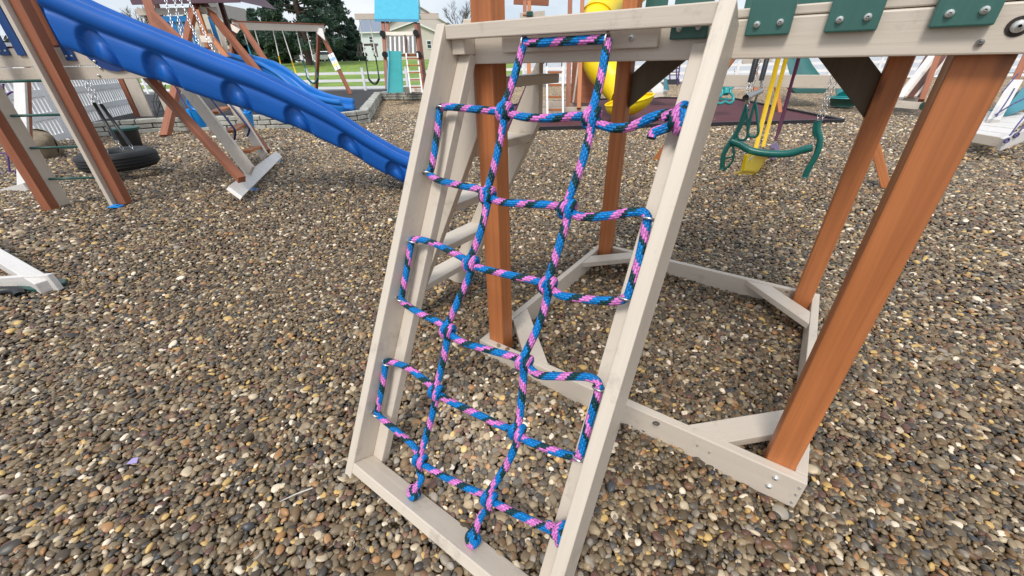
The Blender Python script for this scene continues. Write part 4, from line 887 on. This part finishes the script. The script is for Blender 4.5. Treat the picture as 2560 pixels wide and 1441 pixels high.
# teal roofed playset
tp = thing('playset', 'small playset with turquoise canvas roof, teal slide and black and white slats', 'playset', G(1010, 232, .05))
D2 = 16.8
def tpq(name, m, P, d=D2, th=.1): return quad(tp, name, m, P, d, th)
part(tp, 'canopy', 'tealpale', lambda q: (q.prism([pt(936, -45, D2+.9), pt(1042, -45, D2+.9), pt(1047, 49, D2), pt(936, 48, D2)], Vector((0, .03, .02))), q.prism([pt(1043, -45, D2+.95), pt(1052, 46, D2+2.0), pt(1047.5, 49, D2+.05)], Vector((.02, 0, .0)))), bev=0)
tpq('canopy_trim', 'tealdark', [(936, 47.5), (1047, 48.5), (1047, 56), (936, 54)], D2-.03, .03)
board(tp, 'swing_beam', 'almond', (888, 43, D2+.3), (1096, 42, D2+.3), .20, .12, Z1); board(tp, 'beam_cap', 'brown', (888, 36.5, D2+.3), (1096, 35.5, D2+.3), .04, .14, Z1)
for pts in (((957, 50), (968, 225)), ((968, 52), (972, 120)), ((1038, 50), (1060, 236)), ((1046, 60), (1066, 232))): board(tp, 'post', 'brown' if pts[0][0] != 1046 else 'darkbrown', (*pts[0], D2+.1), (*pts[1], D2+.1), .14, .12)
for px, py in ((957, 85), (1040, 83), (963, 137), (1047, 136)): c = pt(px, py, D2-.05); part(tp, 'bracket', 'blackv', lambda q: q.tube([c-YD*.08, c+YD*.02], .12, 12))
tpq('rail', 'almond', [(964, 80), (1036, 79), (1036, 88), (964, 89)], D2-.05, .06)
for i in range(13):
    x = 967+i*5.6; tpq('railing_slat', 'blackv' if i % 2 == 0 else 'trim', [(x, 90), (x+5.0, 90), (x+6.4, 133), (x+1.4, 133)], D2 if i % 2 else D2-.04, .03)
tpq('panel', 'darkbrown', [(1010, 88), (1014, 88), (1018, 140), (1013, 140)], D2-.2, .04); board(tp, 'deck', 'brown', (965, 139, D2+.2), (1042, 138, D2+.2), .10, .5, Z1)
def tslide(q):
    L_ = [(971, 126, D2-.3), (972, 150, D2-.6), (970, 190, D2-.9), (970, 215, D2-1.2), (969, 232, D2-1.5)]
    R_ = [(1004, 127, D2-.3), (1004, 150, D2-.6), (1007, 190, D2-.9), (1008, 215, D2-1.2), (1008, 231, D2-1.5)]
    n = 24
    def f(u, v):
        k = u*4; i = min(3, int(k)); t = k-i; a = pt(*L_[i]).lerp(pt(*L_[i+1]), t); b = pt(*R_[i]).lerp(pt(*R_[i+1]), t)
        x = 2*v-1; return a.lerp(b, v) + Vector((0, .16*(1-abs(x)**4), -.02))
    q.grid(f, n, 14)
part(tp, 'slide', 'teal', tslide, True); part(tp, 'slide_rim', 'tealpale', lambda q: q.tube([pt(*p) for p in ((971, 126, D2-.3), (972, 150, D2-.6), (970, 190, D2-.9), (969, 232, D2-1.5))], .03, 6), True)
for a, b in (((1015, 134), (1027, 233)), ((1043, 134), (1056, 233))): board(tp, 'ladder_rail', 'trim', (*a, D2-.3), (*b, D2-1.0), .055, .05)
for i, y in enumerate((147, 164, 182, 200, 219)): board(tp, 'rung', 'cedar', (1017+i*2.2, y, D2-.5-.08*i), (1046+i*2.3, y-.4, D2-.5-.08*i), .07, .05)
tpq('base_board', 'almond', [(1006, 218), (1056, 217), (1056, 230), (1006, 231)], D2-.3, .06)
sling(tp, (898, 48), (924, 48), (922, 198), (948, 197), 'blackv', D2)
# ------------------------------------------------------------------ houses
def house(label, cx0, cx1, ytop, ybot, d, wall, roofm, roof='side', peak=None, rise=0, wins=(), depth=6):
    a = pt(cx0, ybot, d); b = pt(cx1, ybot, d); z0 = a.z-2.5; z1 = pt((cx0+cx1)/2, ytop, d).z; h = thing('house', label, 'house', Vector((a.x, a.y, max(0, a.z-.2))))
    ya = a.y
    part(h, 'wall', wall, lambda q: q.box(a.x, b.x, ya, ya+depth, z0, z1))
    if roof == 'gable':
        pk = pt(*peak, d); ov = .35
        part(h, 'gable', wall, lambda q: q.prism([Vector((a.x, ya+.01, z1)), Vector((b.x, ya+.01, z1)), Vector((pk.x, ya+.01, pk.z))], YD*(depth-.02)))
        part(h, 'roof', roofm, lambda q: (q.prism([Vector((a.x-ov, ya-ov, z1-.12)), Vector((pk.x, ya-ov, pk.z+.12)), Vector((pk.x, ya-ov, pk.z+.32)), Vector((a.x-ov, ya-ov, z1+.08))], YD*(depth+.6)), q.prism([Vector((b.x+ov, ya-ov, z1-.12)), Vector((pk.x, ya-ov, pk.z+.12)), Vector((pk.x, ya-ov, pk.z+.32)), Vector((b.x+ov, ya-ov, z1+.08))], YD*(depth+.6))))
        part(h, 'fascia', 'trim', lambda q: (q.bar(Vector((a.x-ov, ya-ov-.05, z1-.02)), Vector((pk.x, ya-ov-.05, pk.z+.22)), .06, .22, YD), q.bar(Vector((b.x+ov, ya-ov-.05, z1-.02)), Vector((pk.x, ya-ov-.05, pk.z+.22)), .06, .22, YD)))
    else:
        part(h, 'roof', roofm, lambda q: q.prism([Vector((a.x-.3, ya-.5, z1)), Vector((b.x+.3, ya-.5, z1)), Vector((b.x+.3, ya+depth/2, z1+rise)), Vector((a.x-.3, ya+depth/2, z1+rise))], Z1*.25))
        part(h, 'fascia', 'trim', lambda q: q.box(a.x-.3, b.x+.3, ya-.56, ya-.5, z1-.05, z1+.2))
    for (x0, y0, x1, y1) in wins:
        A_, B_ = pt(x0, y1, d), pt(x1, y0, d)
        f_ = part(h, 'window', 'trim', lambda q: q.box(A_.x, B_.x, ya-.09, ya-.01, A_.z, B_.z)); zc = (A_.z+B_.z)/2
        part(f_, 'pane', 'glass', lambda q: (q.box(A_.x+.13, B_.x-.13, ya-.11, ya-.091, A_.z+.13, zc-.05), q.box(A_.x+.13, B_.x-.13, ya-.11, ya-.091, zc+.05, B_.z-.13)))
    return h
house('white house with slate blue roof beyond the lawn, left of the turquoise canopy', 909, 1012, 84, 134, 88, 'whiteside', 'roofg', 'side', rise=3.4, wins=((928, 92, 938, 108), (930, 112, 940, 128)), depth=9)
house('tall cream house block with brown shingle roof behind the turquoise canopy', 985, 1122, 62, 147, 80, 'siding', 'rooft', 'gable', peak=(1052, 20), depth=14)
house('low cream gabled house wing with a double hung window beside the cream frame', 972, 1096, 84, 148, 72, 'siding', 'rooft', 'gable', peak=(1045, 62), wins=((1070, 102, 1082, 123),), depth=6)
house('beige house with taupe gable roof beyond the far blue playset', 470, 588, 62, 160, 62, 'siding', 'rooft', 'gable', peak=(560, 18), depth=10)
# ------------------------------------------------------------------ trees
def gz(x, y): return float(hill(x, y)) if y > 31 else 0
def leaf_cloud(centers, radii, counts, size, r0, flat=.75, droop=0.0):
    V = []; F = []
    for c, r, n in zip(centers, radii, counts):
        p = r0.normal(0, 1, (n, 3)); p /= np.linalg.norm(p, axis=1)[:, None]+1e-6; p *= (r0.uniform(.25, 1, n)**.5)[:, None]*np.array([r, r, r*flat]); p += np.array(c)
        a = r0.normal(0, 1, (n, 3)); a /= np.linalg.norm(a, axis=1)[:, None]; b = r0.normal(0, 1, (n, 3)); b -= (a*b).sum(1)[:, None]*a; b /= np.linalg.norm(b, axis=1)[:, None]
        s_ = r0.uniform(.6, 1.3, n)[:, None]*size; q = np.stack([p-a*s_, p+b*s_*.35, p+a*s_, p-b*s_*.35], 1)
        o = len(V); V += [tuple(x) for x in q.reshape(-1, 3)]; F += [(o+4*i, o+4*i+1, o+4*i+2, o+4*i+3) for i in range(n)]
    return V, F
def conifer(label, px, py, d, hgt, rad, seed, m='needle', name='pine_tree', clumps=60, start=.12, ragged=1.0, per=120, size=.34, group=None, cone=.9):
    r0 = np.random.default_rng(seed); P = pt(px, py, d); z0 = gz(P.x, P.y); P = Vector((P.x, P.y, z0)); t = thing(name, label, 'tree', P, group)
    q = MB(); q.tube([P-Z1*.2, P+Z1*hgt*.3+XD*.1, P+Z1*hgt*.7, P+Z1*hgt*.97], [hgt*.030, hgt*.024, hgt*.012, hgt*.003], 8)
    cs = []; rs = []; ns = []
    for i in range(clumps):
        k = start+(1-start)*(i+r0.uniform(0, 1))/clumps; a = r0.uniform(0, 6.283)
        env = rad*(1-k)**cone*(.55+.45*min(1, (k-start)/.25+.3))*(1 if cone > .6 else 1); L_ = env*r0.uniform(.55, 1.12*ragged)
        tip = P+Z1*(hgt*k-.12*L_)+Vector((math.cos(a)*L_, math.sin(a)*L_, 0))
        q.tube([P+Z1*hgt*max(.05, k-.02), P.lerp(tip, .55)+Z1*(hgt*k*.45+.05*L_), tip], [hgt*.007, hgt*.004, .02], 5)
        for f in ((.55, .8), (.85, 1.0), (1.0, .7)):
            c = Vector((P.x, P.y, z0+hgt*k)).lerp(tip, f[0]); cs.append((c.x+r0.normal(0, .15), c.y+r0.normal(0, .15), c.z+r0.normal(0, .12))); rs.append(rad*.20*f[1]*r0.uniform(.7, 1.3)*(1.15-k*.5)); ns.append(int(per*f[1]))
    q.build('trunk', 'bark', t, smooth=True); V, F = leaf_cloud(cs, rs, ns, size, r0, .5); c = MB(); c.v = V; c.f = [list(f) for f in F]; c.uv = [[(0, 0)]*4]*len(F); c.build('crown', m, t)
    return t
conifer('broad ragged dark pine, tallest tree on the lawn behind the long swing set', 772, 150, 46, 14.5, 4.9, 5, 'needle', clumps=95, start=.14, per=80, size=.25, cone=.45, ragged=1.35)
for i, (px, d, hg, rd, lb, m) in enumerate(((612, 52, 4.6, 2.2, 'small dense evergreen at the left end of the row behind the long swing set', 'needle'), (660, 52, 5.6, 2.4, 'dense evergreen between the smallest one and the broad pine', 'needle'), (706, 50, 6.8, 2.7, 'full green evergreen touching the left side of the broad pine', 'needle2'), (862, 54, 8.2, 2.6, 'thin open evergreen at the right of the broad pine', 'needle'), (895, 60, 5.2, 1.9, 'small sparse evergreen beside the white house', 'needle'))):
    conifer(lb, px, 152, d, hg, rd, 20+i, m, 'evergreen_tree', clumps=60, start=.05, per=150, size=.22, cone=.85, group='evergreens behind the long swing set')
def bare(label, px, py, d, hgt, seed, group='bare trees beyond the lawn', spread=.55):
    r0 = random.Random(seed); P = pt(px, py, d); P = Vector((P.x, P.y, gz(P.x, P.y))); t = thing('bare_tree', label, 'tree', P, group); q = MB(); c = MB()
    def br(p, dr, L_, r, dep):
        e = p+dr*L_; (q if dep < 1 else c).tube([p, p.lerp(e, .5)+Vector((r0.gauss(0, .04), r0.gauss(0, .04), 0))*L_, e], [r, r*.85, r*.62], 5 if dep < 2 else 3)
        if dep >= 5: return
        for _ in range(3 if dep else 4):
            a = r0.uniform(0, 6.28); nd = (dr+Vector((math.cos(a), math.sin(a), .15))*spread*r0.uniform(.5, 1.2)).normalized(); br(p.lerp(e, r0.uniform(.6, 1)), nd, L_*r0.uniform(.58, .82), max(r*.58, .018), dep+1)
    br(P, Z1, hgt*.30, hgt*.018, 0); q.build('trunk', 'bark', t, smooth=True); c.build('crown', 'twig', t)
for i, (px, d, hg) in enumerate(((606, 70, 8.5), (640, 72, 9.5), (678, 70, 9.0), (560, 66, 8.5), (1160, 62, 9.8), (372, 60, 11), (440, 60, 10.5))):
    bare(['leafless grey tree in the gap left of the small evergreens', 'leafless grey tree above the small evergreens', 'leafless grey tree just left of the broad pine', 'leafless tree behind the beige house', 'leafless tree with upright twigs between cream frame and cedar post', 'leafless tree behind the far purple roof', 'leafless tree seen between the swing chains'][i], px, 150, d, hg, 40+i)
V9, F9 = leaf_cloud(cs9, rs9, ns9, .8, r9, .9); mb = MB(); mb.v = V9; mb.f = [list(f) for f in F9]; mb.uv = [[(0, 0)]*4]*len(F9); o9 = mb.build('treeline', 'woods'); o9['kind'] = 'stuff'; o9['label'] = 'low grey green woods along the horizon'; o9['category'] = 'woods'
# cars far away
for i, (px, d, lb) in enumerate(((815, 60, 'silver car parked on the lawn edge behind the leaning brown swing leg'), (578, 62, 'silver car parked near the beige house'))):
    c = pt(px, 138, d); c = Vector((c.x, c.y, gz(c.x, c.y))); ca = thing('parked_car', lb, 'car', c)
    part(ca, 'body', 'car', lambda q: (q.prism([c+Vector(p) for p in ((-2.2, 0, .3), (2.2, 0, .3), (2.25, 0, .8), (1.3, 0, .95), (.7, 0, 1.4), (-1.1, 0, 1.42), (-1.9, 0, .98), (-2.25, 0, .85))], YD*1.7)), bev=.08)
    part(ca, 'window', 'glass', lambda q: q.prism([c+Vector(p) for p in ((-1.7, -.02, .98), (1.1, -.02, .98), (.62, -.02, 1.33), (-1.05, -.02, 1.35))], YD*-.02))
    for x in (-1.35, 1.35): part(ca, 'wheel', 'rubber', lambda q: q.tube([c+Vector((x, -.05, .33)), c+Vector((x, .2, .33))], .33, 16))
gp_ = thing('swing_set', 'weathered grey wooden swing set on the lawn in front of the white house', 'swing set', pt(940, 140, 50))
board(gp_, 'beam', 'twig', (893, 113, 50), (945, 112, 50), .25, .15, Z1)
for a, b in (((897, 113), (893, 142)), ((901, 113), (905, 142)), ((940, 112), (936, 141)), ((938, 112), (944, 142)), ((898, 130), (903, 143))): board(gp_, 'leg', 'twig', (*a, 50), (*b, 50), .18, .15)
# ------------------------------------------------------------------ centre: rope ladder set with the yellow spiral slide
yp = thing('playset', 'far playset with yellow spiral slide, red brown panel and a sandbox frame', 'playset', G(1420, 290))
D3 = 10.3
def ypb(nm, m, a, b, wd2, hh=.09, side=None, dd=(0, 0)): return board(yp, nm, m, (*a, D3+dd[0]), (*b, D3+dd[1]), wd2, hh, side)
ypb('base_board', 'almond', (1318, 281), (1492, 276), .19, .06, Z1); ypb('base_board', 'almond', (1326, 262), (1492, 258), .16, .06, Z1, (1.4, 1.4)); ypb('base_board', 'almond', (1318, 281), (1328, 262), .14, .05, Z1, (0, 1.4))
ypb('post', 'cedar', (1322, 150), (1324, 276), .10); ypb('post', 'brown', (1426, -30), (1420, 272), .115, .1, None, (.2, .2)); ypb('post', 'cedar', (1457, -30), (1447, 272), .10, .1, None, (-.1, -.1)); ypb('post', 'almond', (1447, 155), (1433, 258), .05, .06, None, (1, 1))
quad(yp, 'panel', 'brown', [(1432, 150), (1500, 150), (1496, 258), (1426, 258)], D3+1.0, .05)
ypb('post', 'brown', (1312, -20), (1312, 42), .10, .1); ypb('post', 'cedar', (1323, -20), (1323, 40), .10, .1); ypb('roof_beam', 'brown', (1284, 2), (1372, 6), .16, .1, Z1); ypb('rail', 'almond', (1300, 42), (1362, 36), .16, .05, Z1)
part(yp, 'bracket', 'greenv', lambda q: q.box(pt(1324, 37, D3).x-.08, pt(1324, 37, D3).x+.08, pt(1324, 37, D3).y-.1, pt(1324, 37, D3).y, pt(1324, 37, D3).z-.05, pt(1324, 37, D3).z+.07), bev=.02)
def sweep(q, pts, W_, up, nv=14, rnd=True):
    P = cr_spline([pt(*p) for p in pts], 8); n = len(P)-1
    def f(u, v):
        i = min(n, int(round(u*n))); a = P[max(0, i-1)]; b = P[min(n, i+1)]; d = (b-a); d.z = 0; d.normalize(); s_ = Vector((d.y, -d.x, 0)); x = 2*v-1; wq = W_
        if rnd and u > .88: wq = W_*math.sqrt(max(.02, 1-((u-.88)/.12)**2))
        return P[i] + s_*x*wq + Z1*(up*abs(x)**2.3*(1 if u < .85 else 1-.6*(u-.85)/.15))
    q.grid(f, n, nv)
ypath = cr_spline([pt(*p) for p in ((1640, -80, 11.9), (1590, -30, 11.7), (1530, 0, 11.3), (1492, 50, 10.8), (1486, 115, 10.5), (1508, 168, 10.3), (1538, 208, 10.2), (1560, 240, 9.95))], 8)
part(yp, 'spiral_slide', 'yellow', lambda q: q.tube(ypath, [.44]*40+[.44-.10*max(0, (i-40)/16) for i in range(40, len(ypath))], 28, cap=False), True)
for i in (12, 24, 36): part(yp, 'slide_flange', 'yellow', lambda q: q.tube([ypath[i]-(ypath[i+1]-ypath[i]).normalized()*.03, ypath[i]+(ypath[i+1]-ypath[i]).normalized()*.03], .475, 28), True)
ec = pt(1572, 261, 9.6)
def bowl(q):
    def f(u, v):
        a = u*6.2832; r = math.sin(v*1.5708); x, y, z = .56*r*math.cos(a), .62*r*math.sin(a), -.36*math.cos(v*1.5708)
        return ec + Vector((x, y*.9, z + .22*x + .10))
    q.grid(f, 40, 12)
part(yp, 'slide_exit', 'yellow', bowl, True); part(yp, 'exit_rim', 'yellow', lambda q: q.tube([ec+Vector((.56*math.cos(a), .56*math.sin(a), .22*.56*math.cos(a)+.10)) for a in [i*.1571 for i in range(40)]], .022, 6, closed=True), True)
rl = thing('rope_ladder', 'hanging cream ladder with brown rungs beside the yellow spiral slide', 'ladder', G(1386, 290))
for x in (1367, 1406): board(rl, 'ladder_rail', 'trim', (x, 168, D3-.4), (x+1.5, 288, D3-.5), .045, .05); 
for x in (1366, 1404): part(rl, 'rope', 'blackv', lambda q: q.tube([pt(x, 169, D3-.4), pt(x+2, 120, D3-.3)], .012, 6), True)
for y in (181, 213, 243, 275): board(rl, 'rung', 'cedar', (1368, y, D3-.42), (1406, y, D3-.42), .05, .05)
bd = thing('play_boat', 'small cream decked boat play platform beyond the maroon rubber surface', 'play boat', G(1650, 245))
D4 = 13.0
quad(bd, 'deck', 'whitewood', [(1610, 200), (1645, 198), (1668, 229), (1634, 234)], [D4+1.1, D4+1.1, D4, D4], .04); quad(bd, 'side_board', 'almond', [(1634, 234), (1668, 229), (1668, 240), (1634, 245)], D4, .05); quad(bd, 'side_board', 'almond', [(1618, 222), (1634, 234), (1634, 245), (1620, 234)], [D4+.5, D4, D4, D4+.5], .05)
quad(bd, 'sail_board', 'boat', [(1661, 196), (1668, 198), (1674, 226), (1660, 224)], D4-.2, .05)
ns = thing('belt_swing', 'wide black belt swing hanging from purple ropes beyond the maroon surface', 'belt swing', pt(1683, 205, 12.4))
quad(ns, 'seat', 'blackv', [(1669, 199), (1699, 198), (1699, 212), (1671, 212)], 12.4, .05)
for a, b in (((1672, 140), (1675, 199)), ((1690, 140), (1692, 199)), ((1703, 140), (1693, 215))): part(ns, 'rope', 'purple', lambda q: q.tube([pt(*a, 12.4), pt(*b, 12.4)], .022, 5), True)
for y in (172, 181, 188): part(ns, 'rope', 'blackv', lambda q: q.tube([pt(1673, y, 12.4), pt(1700, y-.5, 12.4)], .014, 5), True)
# ------------------------------------------------------------------ right: glider, green slides, slatted wall, boat platform
g2 = thing('glider_swing', 'small far teal glider frame with round cut-outs left of the black sleeves', 'glider swing', pt(1815, 230, 10.5))
def horse(q):
    d = 10.4
    P_ = [(1802, 204), (1808, 202), (1822, 205), (1836, 202), (1838, 212), (1828, 222), (1826, 232), (1832, 240), (1833, 252), (1824, 259), (1812, 255), (1800, 260), (1792, 255), (1793, 246), (1804, 238), (1806, 226), (1803, 218), (1800, 210)]
    q.tube(cr_spline([pt(*p, d) for p in P_+[P_[0]]], 4)[:-1], .035, 8, closed=True); q.tube([pt(1816, 214, d), pt(1815, 236, d)], .075, 8); q.tube([pt(1795, 249, d), pt(1831, 248, d)], .022, 6); q.tube([pt(1805, 222, d), pt(1827, 222, d)], .05, 6)
part(g2, 'end_frame', 'teal', horse, True); part(g2, 'chain', 'steel', lambda q: chain(q, pt(1835, 203, 10.4), pt(1838, 170, 10.4), L=.06, r=.008, wdt=.02), True)
fs = thing('playset', 'far playset with cedar posts and the wide dark teal wave slide', 'playset', G(2000, 240))
D5 = 12.3
for a, b in (((1890, 145), (1888, 234)), ((1938, 190), (1950, 288))): board(fs, 'post', 'cedar', (*a, D5-.8), (*b, 11.0), .10, .09)
board(fs, 'post', 'purple', (1882, 150, D5), (1881, 205, D5), .04, .04); board(fs, 'base_board', 'whitewood', (1822, 216, D5), (1886, 214, D5), .16, .08, Z1); board(fs, 'base_board', 'almond', (1878, 208, D5), (1915, 206, D5), .12, .08, Z1); board(fs, 'panel', 'darkbrown', (1838, 203, D5+.4), (1905, 201, D5+.4), .10, .05, Z1); board(fs, 'rail', 'almond', (1856, 155, D5), (1930, 150, D5), .12, .05, Z1)
def gslide(q):
    A_ = [(1955, 120, D5+2.2), (1968, 165, D5+1.3), (1976, 196, D5+.7), (1986, 214, D5+.3), (1992, 221, D5)]; B_ = [(2008, 118, D5+2.4), (2032, 165, D5+1.5), (2055, 195, D5+.9), (2066, 210, D5+.5), (2072, 221, D5+.1)]
    def f(u, v):
        k = u*4; i = min(3, int(k)); t = k-i; a = pt(*A_[i]).lerp(pt(*A_[i+1]), t); b = pt(*B_[i]).lerp(pt(*B_[i+1]), t); x = 2*v-1
        return a.lerp(b, v) + Z1*(.13*abs(x)**5 + .05*max(0, 1-abs(x)*6) - .12)
    q.grid(f, 32, 20)
sl_ = part(fs, 'slide', 'plasgreen', gslide, True)
quad(fs, 'slide_lip', 'greenv', [(1964, 198), (1992, 222), (2073, 222), (2060, 234), (1990, 234), (1968, 212)], D5-.15, .25, bev=.02)
g3 = thing('slide_end', 'rounded dark teal slide exit standing alone on gravel near the black edging tip', 'slide', G(2105, 272))
c = G(2104, 268); part(g3, 'lip', 'greenv', lambda q: q.tube([c+Z1*.02, c+Z1*.10, c+Z1*.26], [.28, .36, .42], 24), True)
part(g3, 'bed', 'teal', lambda q: (q.tube([c+Z1*.255, c+Z1*.285], [.44, .42], 24), q.tube([c+Vector((.1, .2, .27)), c+Vector((.55, 1.2, .95)), c+Vector((.9, 2.0, 1.7))], .20, 10)), True)
sw = thing('climbing_wall', 'leaning dark slatted climbing wall on a cream base between the two cedar posts', 'climbing wall', G(2280, 270))
D6 = 10.6
board(sw, 'rail', 'whitewood', (2248, 246, D6), (2338, 130, D6+1.2), .16, .07); 
quad(sw, 'panel', 'darkbrown', [(2253, 244), (2300, 244), (2372, 132), (2322, 132)], [D6+.05, D6+.05, D6+1.2, D6+1.2], .05)
for a, b in (((2263, 243), (2348, 134)), ((2288, 243), (2380, 132))): board(sw, 'slat', 'almond', (*a, D6-.05), (*b, D6+1.1), .06, .05)
board(sw, 'post', 'brown', (2303, 252, D6-.2), (2345, 140, D6+.1), .12, .10); board(sw, 'base_board', 'almond', (2240, 260, D6-.3), (2306, 266, D6-.4), .17, .06, Z1); board(sw, 'base_board', 'almond', (2250, 248, D6+.2), (2300, 250, D6+.2), .12, .06, Z1)
c = pt(2309, 265, D6-.5); part(sw, 'end_cap', 'greenv', lambda q: q.tube([c-XD*.02, c+XD*.05], .09, 14))
bt = thing('play_boat', 'boat-shaped cream deck with teal side boards and navy ropes at the right edge', 'play boat', G(2480, 350))
D7 = 6.2
board(bt, 'front_board', 'almond', (2425, 343, D7), (2512, 358, D7-.45), .13, .05, Z1)
for i in range(5):
    t = i/5; a0, b0_ = (2432+i*7, 335-i*11.5), (2515+i*13, 350-i*13.5)
    quad(bt, 'deck_board', 'whitewood', [(a0[0], a0[1]), (b0_[0], b0_[1]), (b0_[0]+12, b0_[1]-13), (a0[0]+7, a0[1]-11)], [D7+.17*i, D7-.45+.17*i, D7-.45+.17*(i+1), D7+.17*(i+1)], .03)
board(bt, 'side_board', 'whitewood', (2500, 362, D7-.5), (2600, 322, D7-.5), .18, .05, Z1); board(bt, 'stanchion', 'whitewood', (2482, 305, D7+.3), (2540, 205, D7+.9), .15, .08)
quad(bt, 'hull_board', 'boat', [(2494, 300), (2575, 268), (2575, 210), (2522, 252)], [D7+.5, D7+.3, D7+.5, D7+.9], .04); quad(bt, 'hull_board', 'boat', [(2455, 310), (2478, 308), (2498, 270), (2478, 275)], D7+.9, .04)
board(bt, 'mast', 'brown', (2534, 208, D7+1.1), (2570, 130, D7+1.4), .10, .09)
for pts in ([(2516, 352), (2540, 318), (2562, 290)], [(2540, 340), (2552, 325), (2566, 305)], [(2490, 292), (2516, 255), (2536, 222)], [(2488, 288), (2530, 262), (2565, 245)], [(2505, 232), (2532, 200), (2545, 185)]):
    part(bt, 'rope', 'navyrope', lambda q: q.tube(cr_spline([pt(*p, D7-.55 if p[1] > 285 and p[0] > 2510 else D7+.2) for p in pts], 5), .011, 6), True)
for px, py in ((2517, 352), (2541, 338)): c = pt(px, py, D7-.58); part(bt, 'knot', 'navyrope', lambda q: q.torus(c, YD, .03, .012, 12, 6), True)
# ------------------------------------------------------------------ small litter
c = G(338, 1162, .01); fl = part(None, 'plastic_scrap', 'lilac', lambda q: q.prism([c+Vector((-.02, -.01, .015)), c+Vector((.022, -.008, .018)), c+Vector((.015, .015, .024)), c+Vector((-.012, .012, .02))], Z1*.003))
tag(fl, 'tiny lilac plastic scrap lying on the near pebbles', 'litter')
c = G(742, 1246, .012); tw = part(None, 'twig', 'whiterope', lambda q: q.tube([c+Vector((-.05, -.02, .012)), c+Vector((.0, .005, .018)), c+Vector((.05, .03, .015))], .0025, 6), True); tag(tw, 'thin pale straw lying on the near pebbles', 'twig')
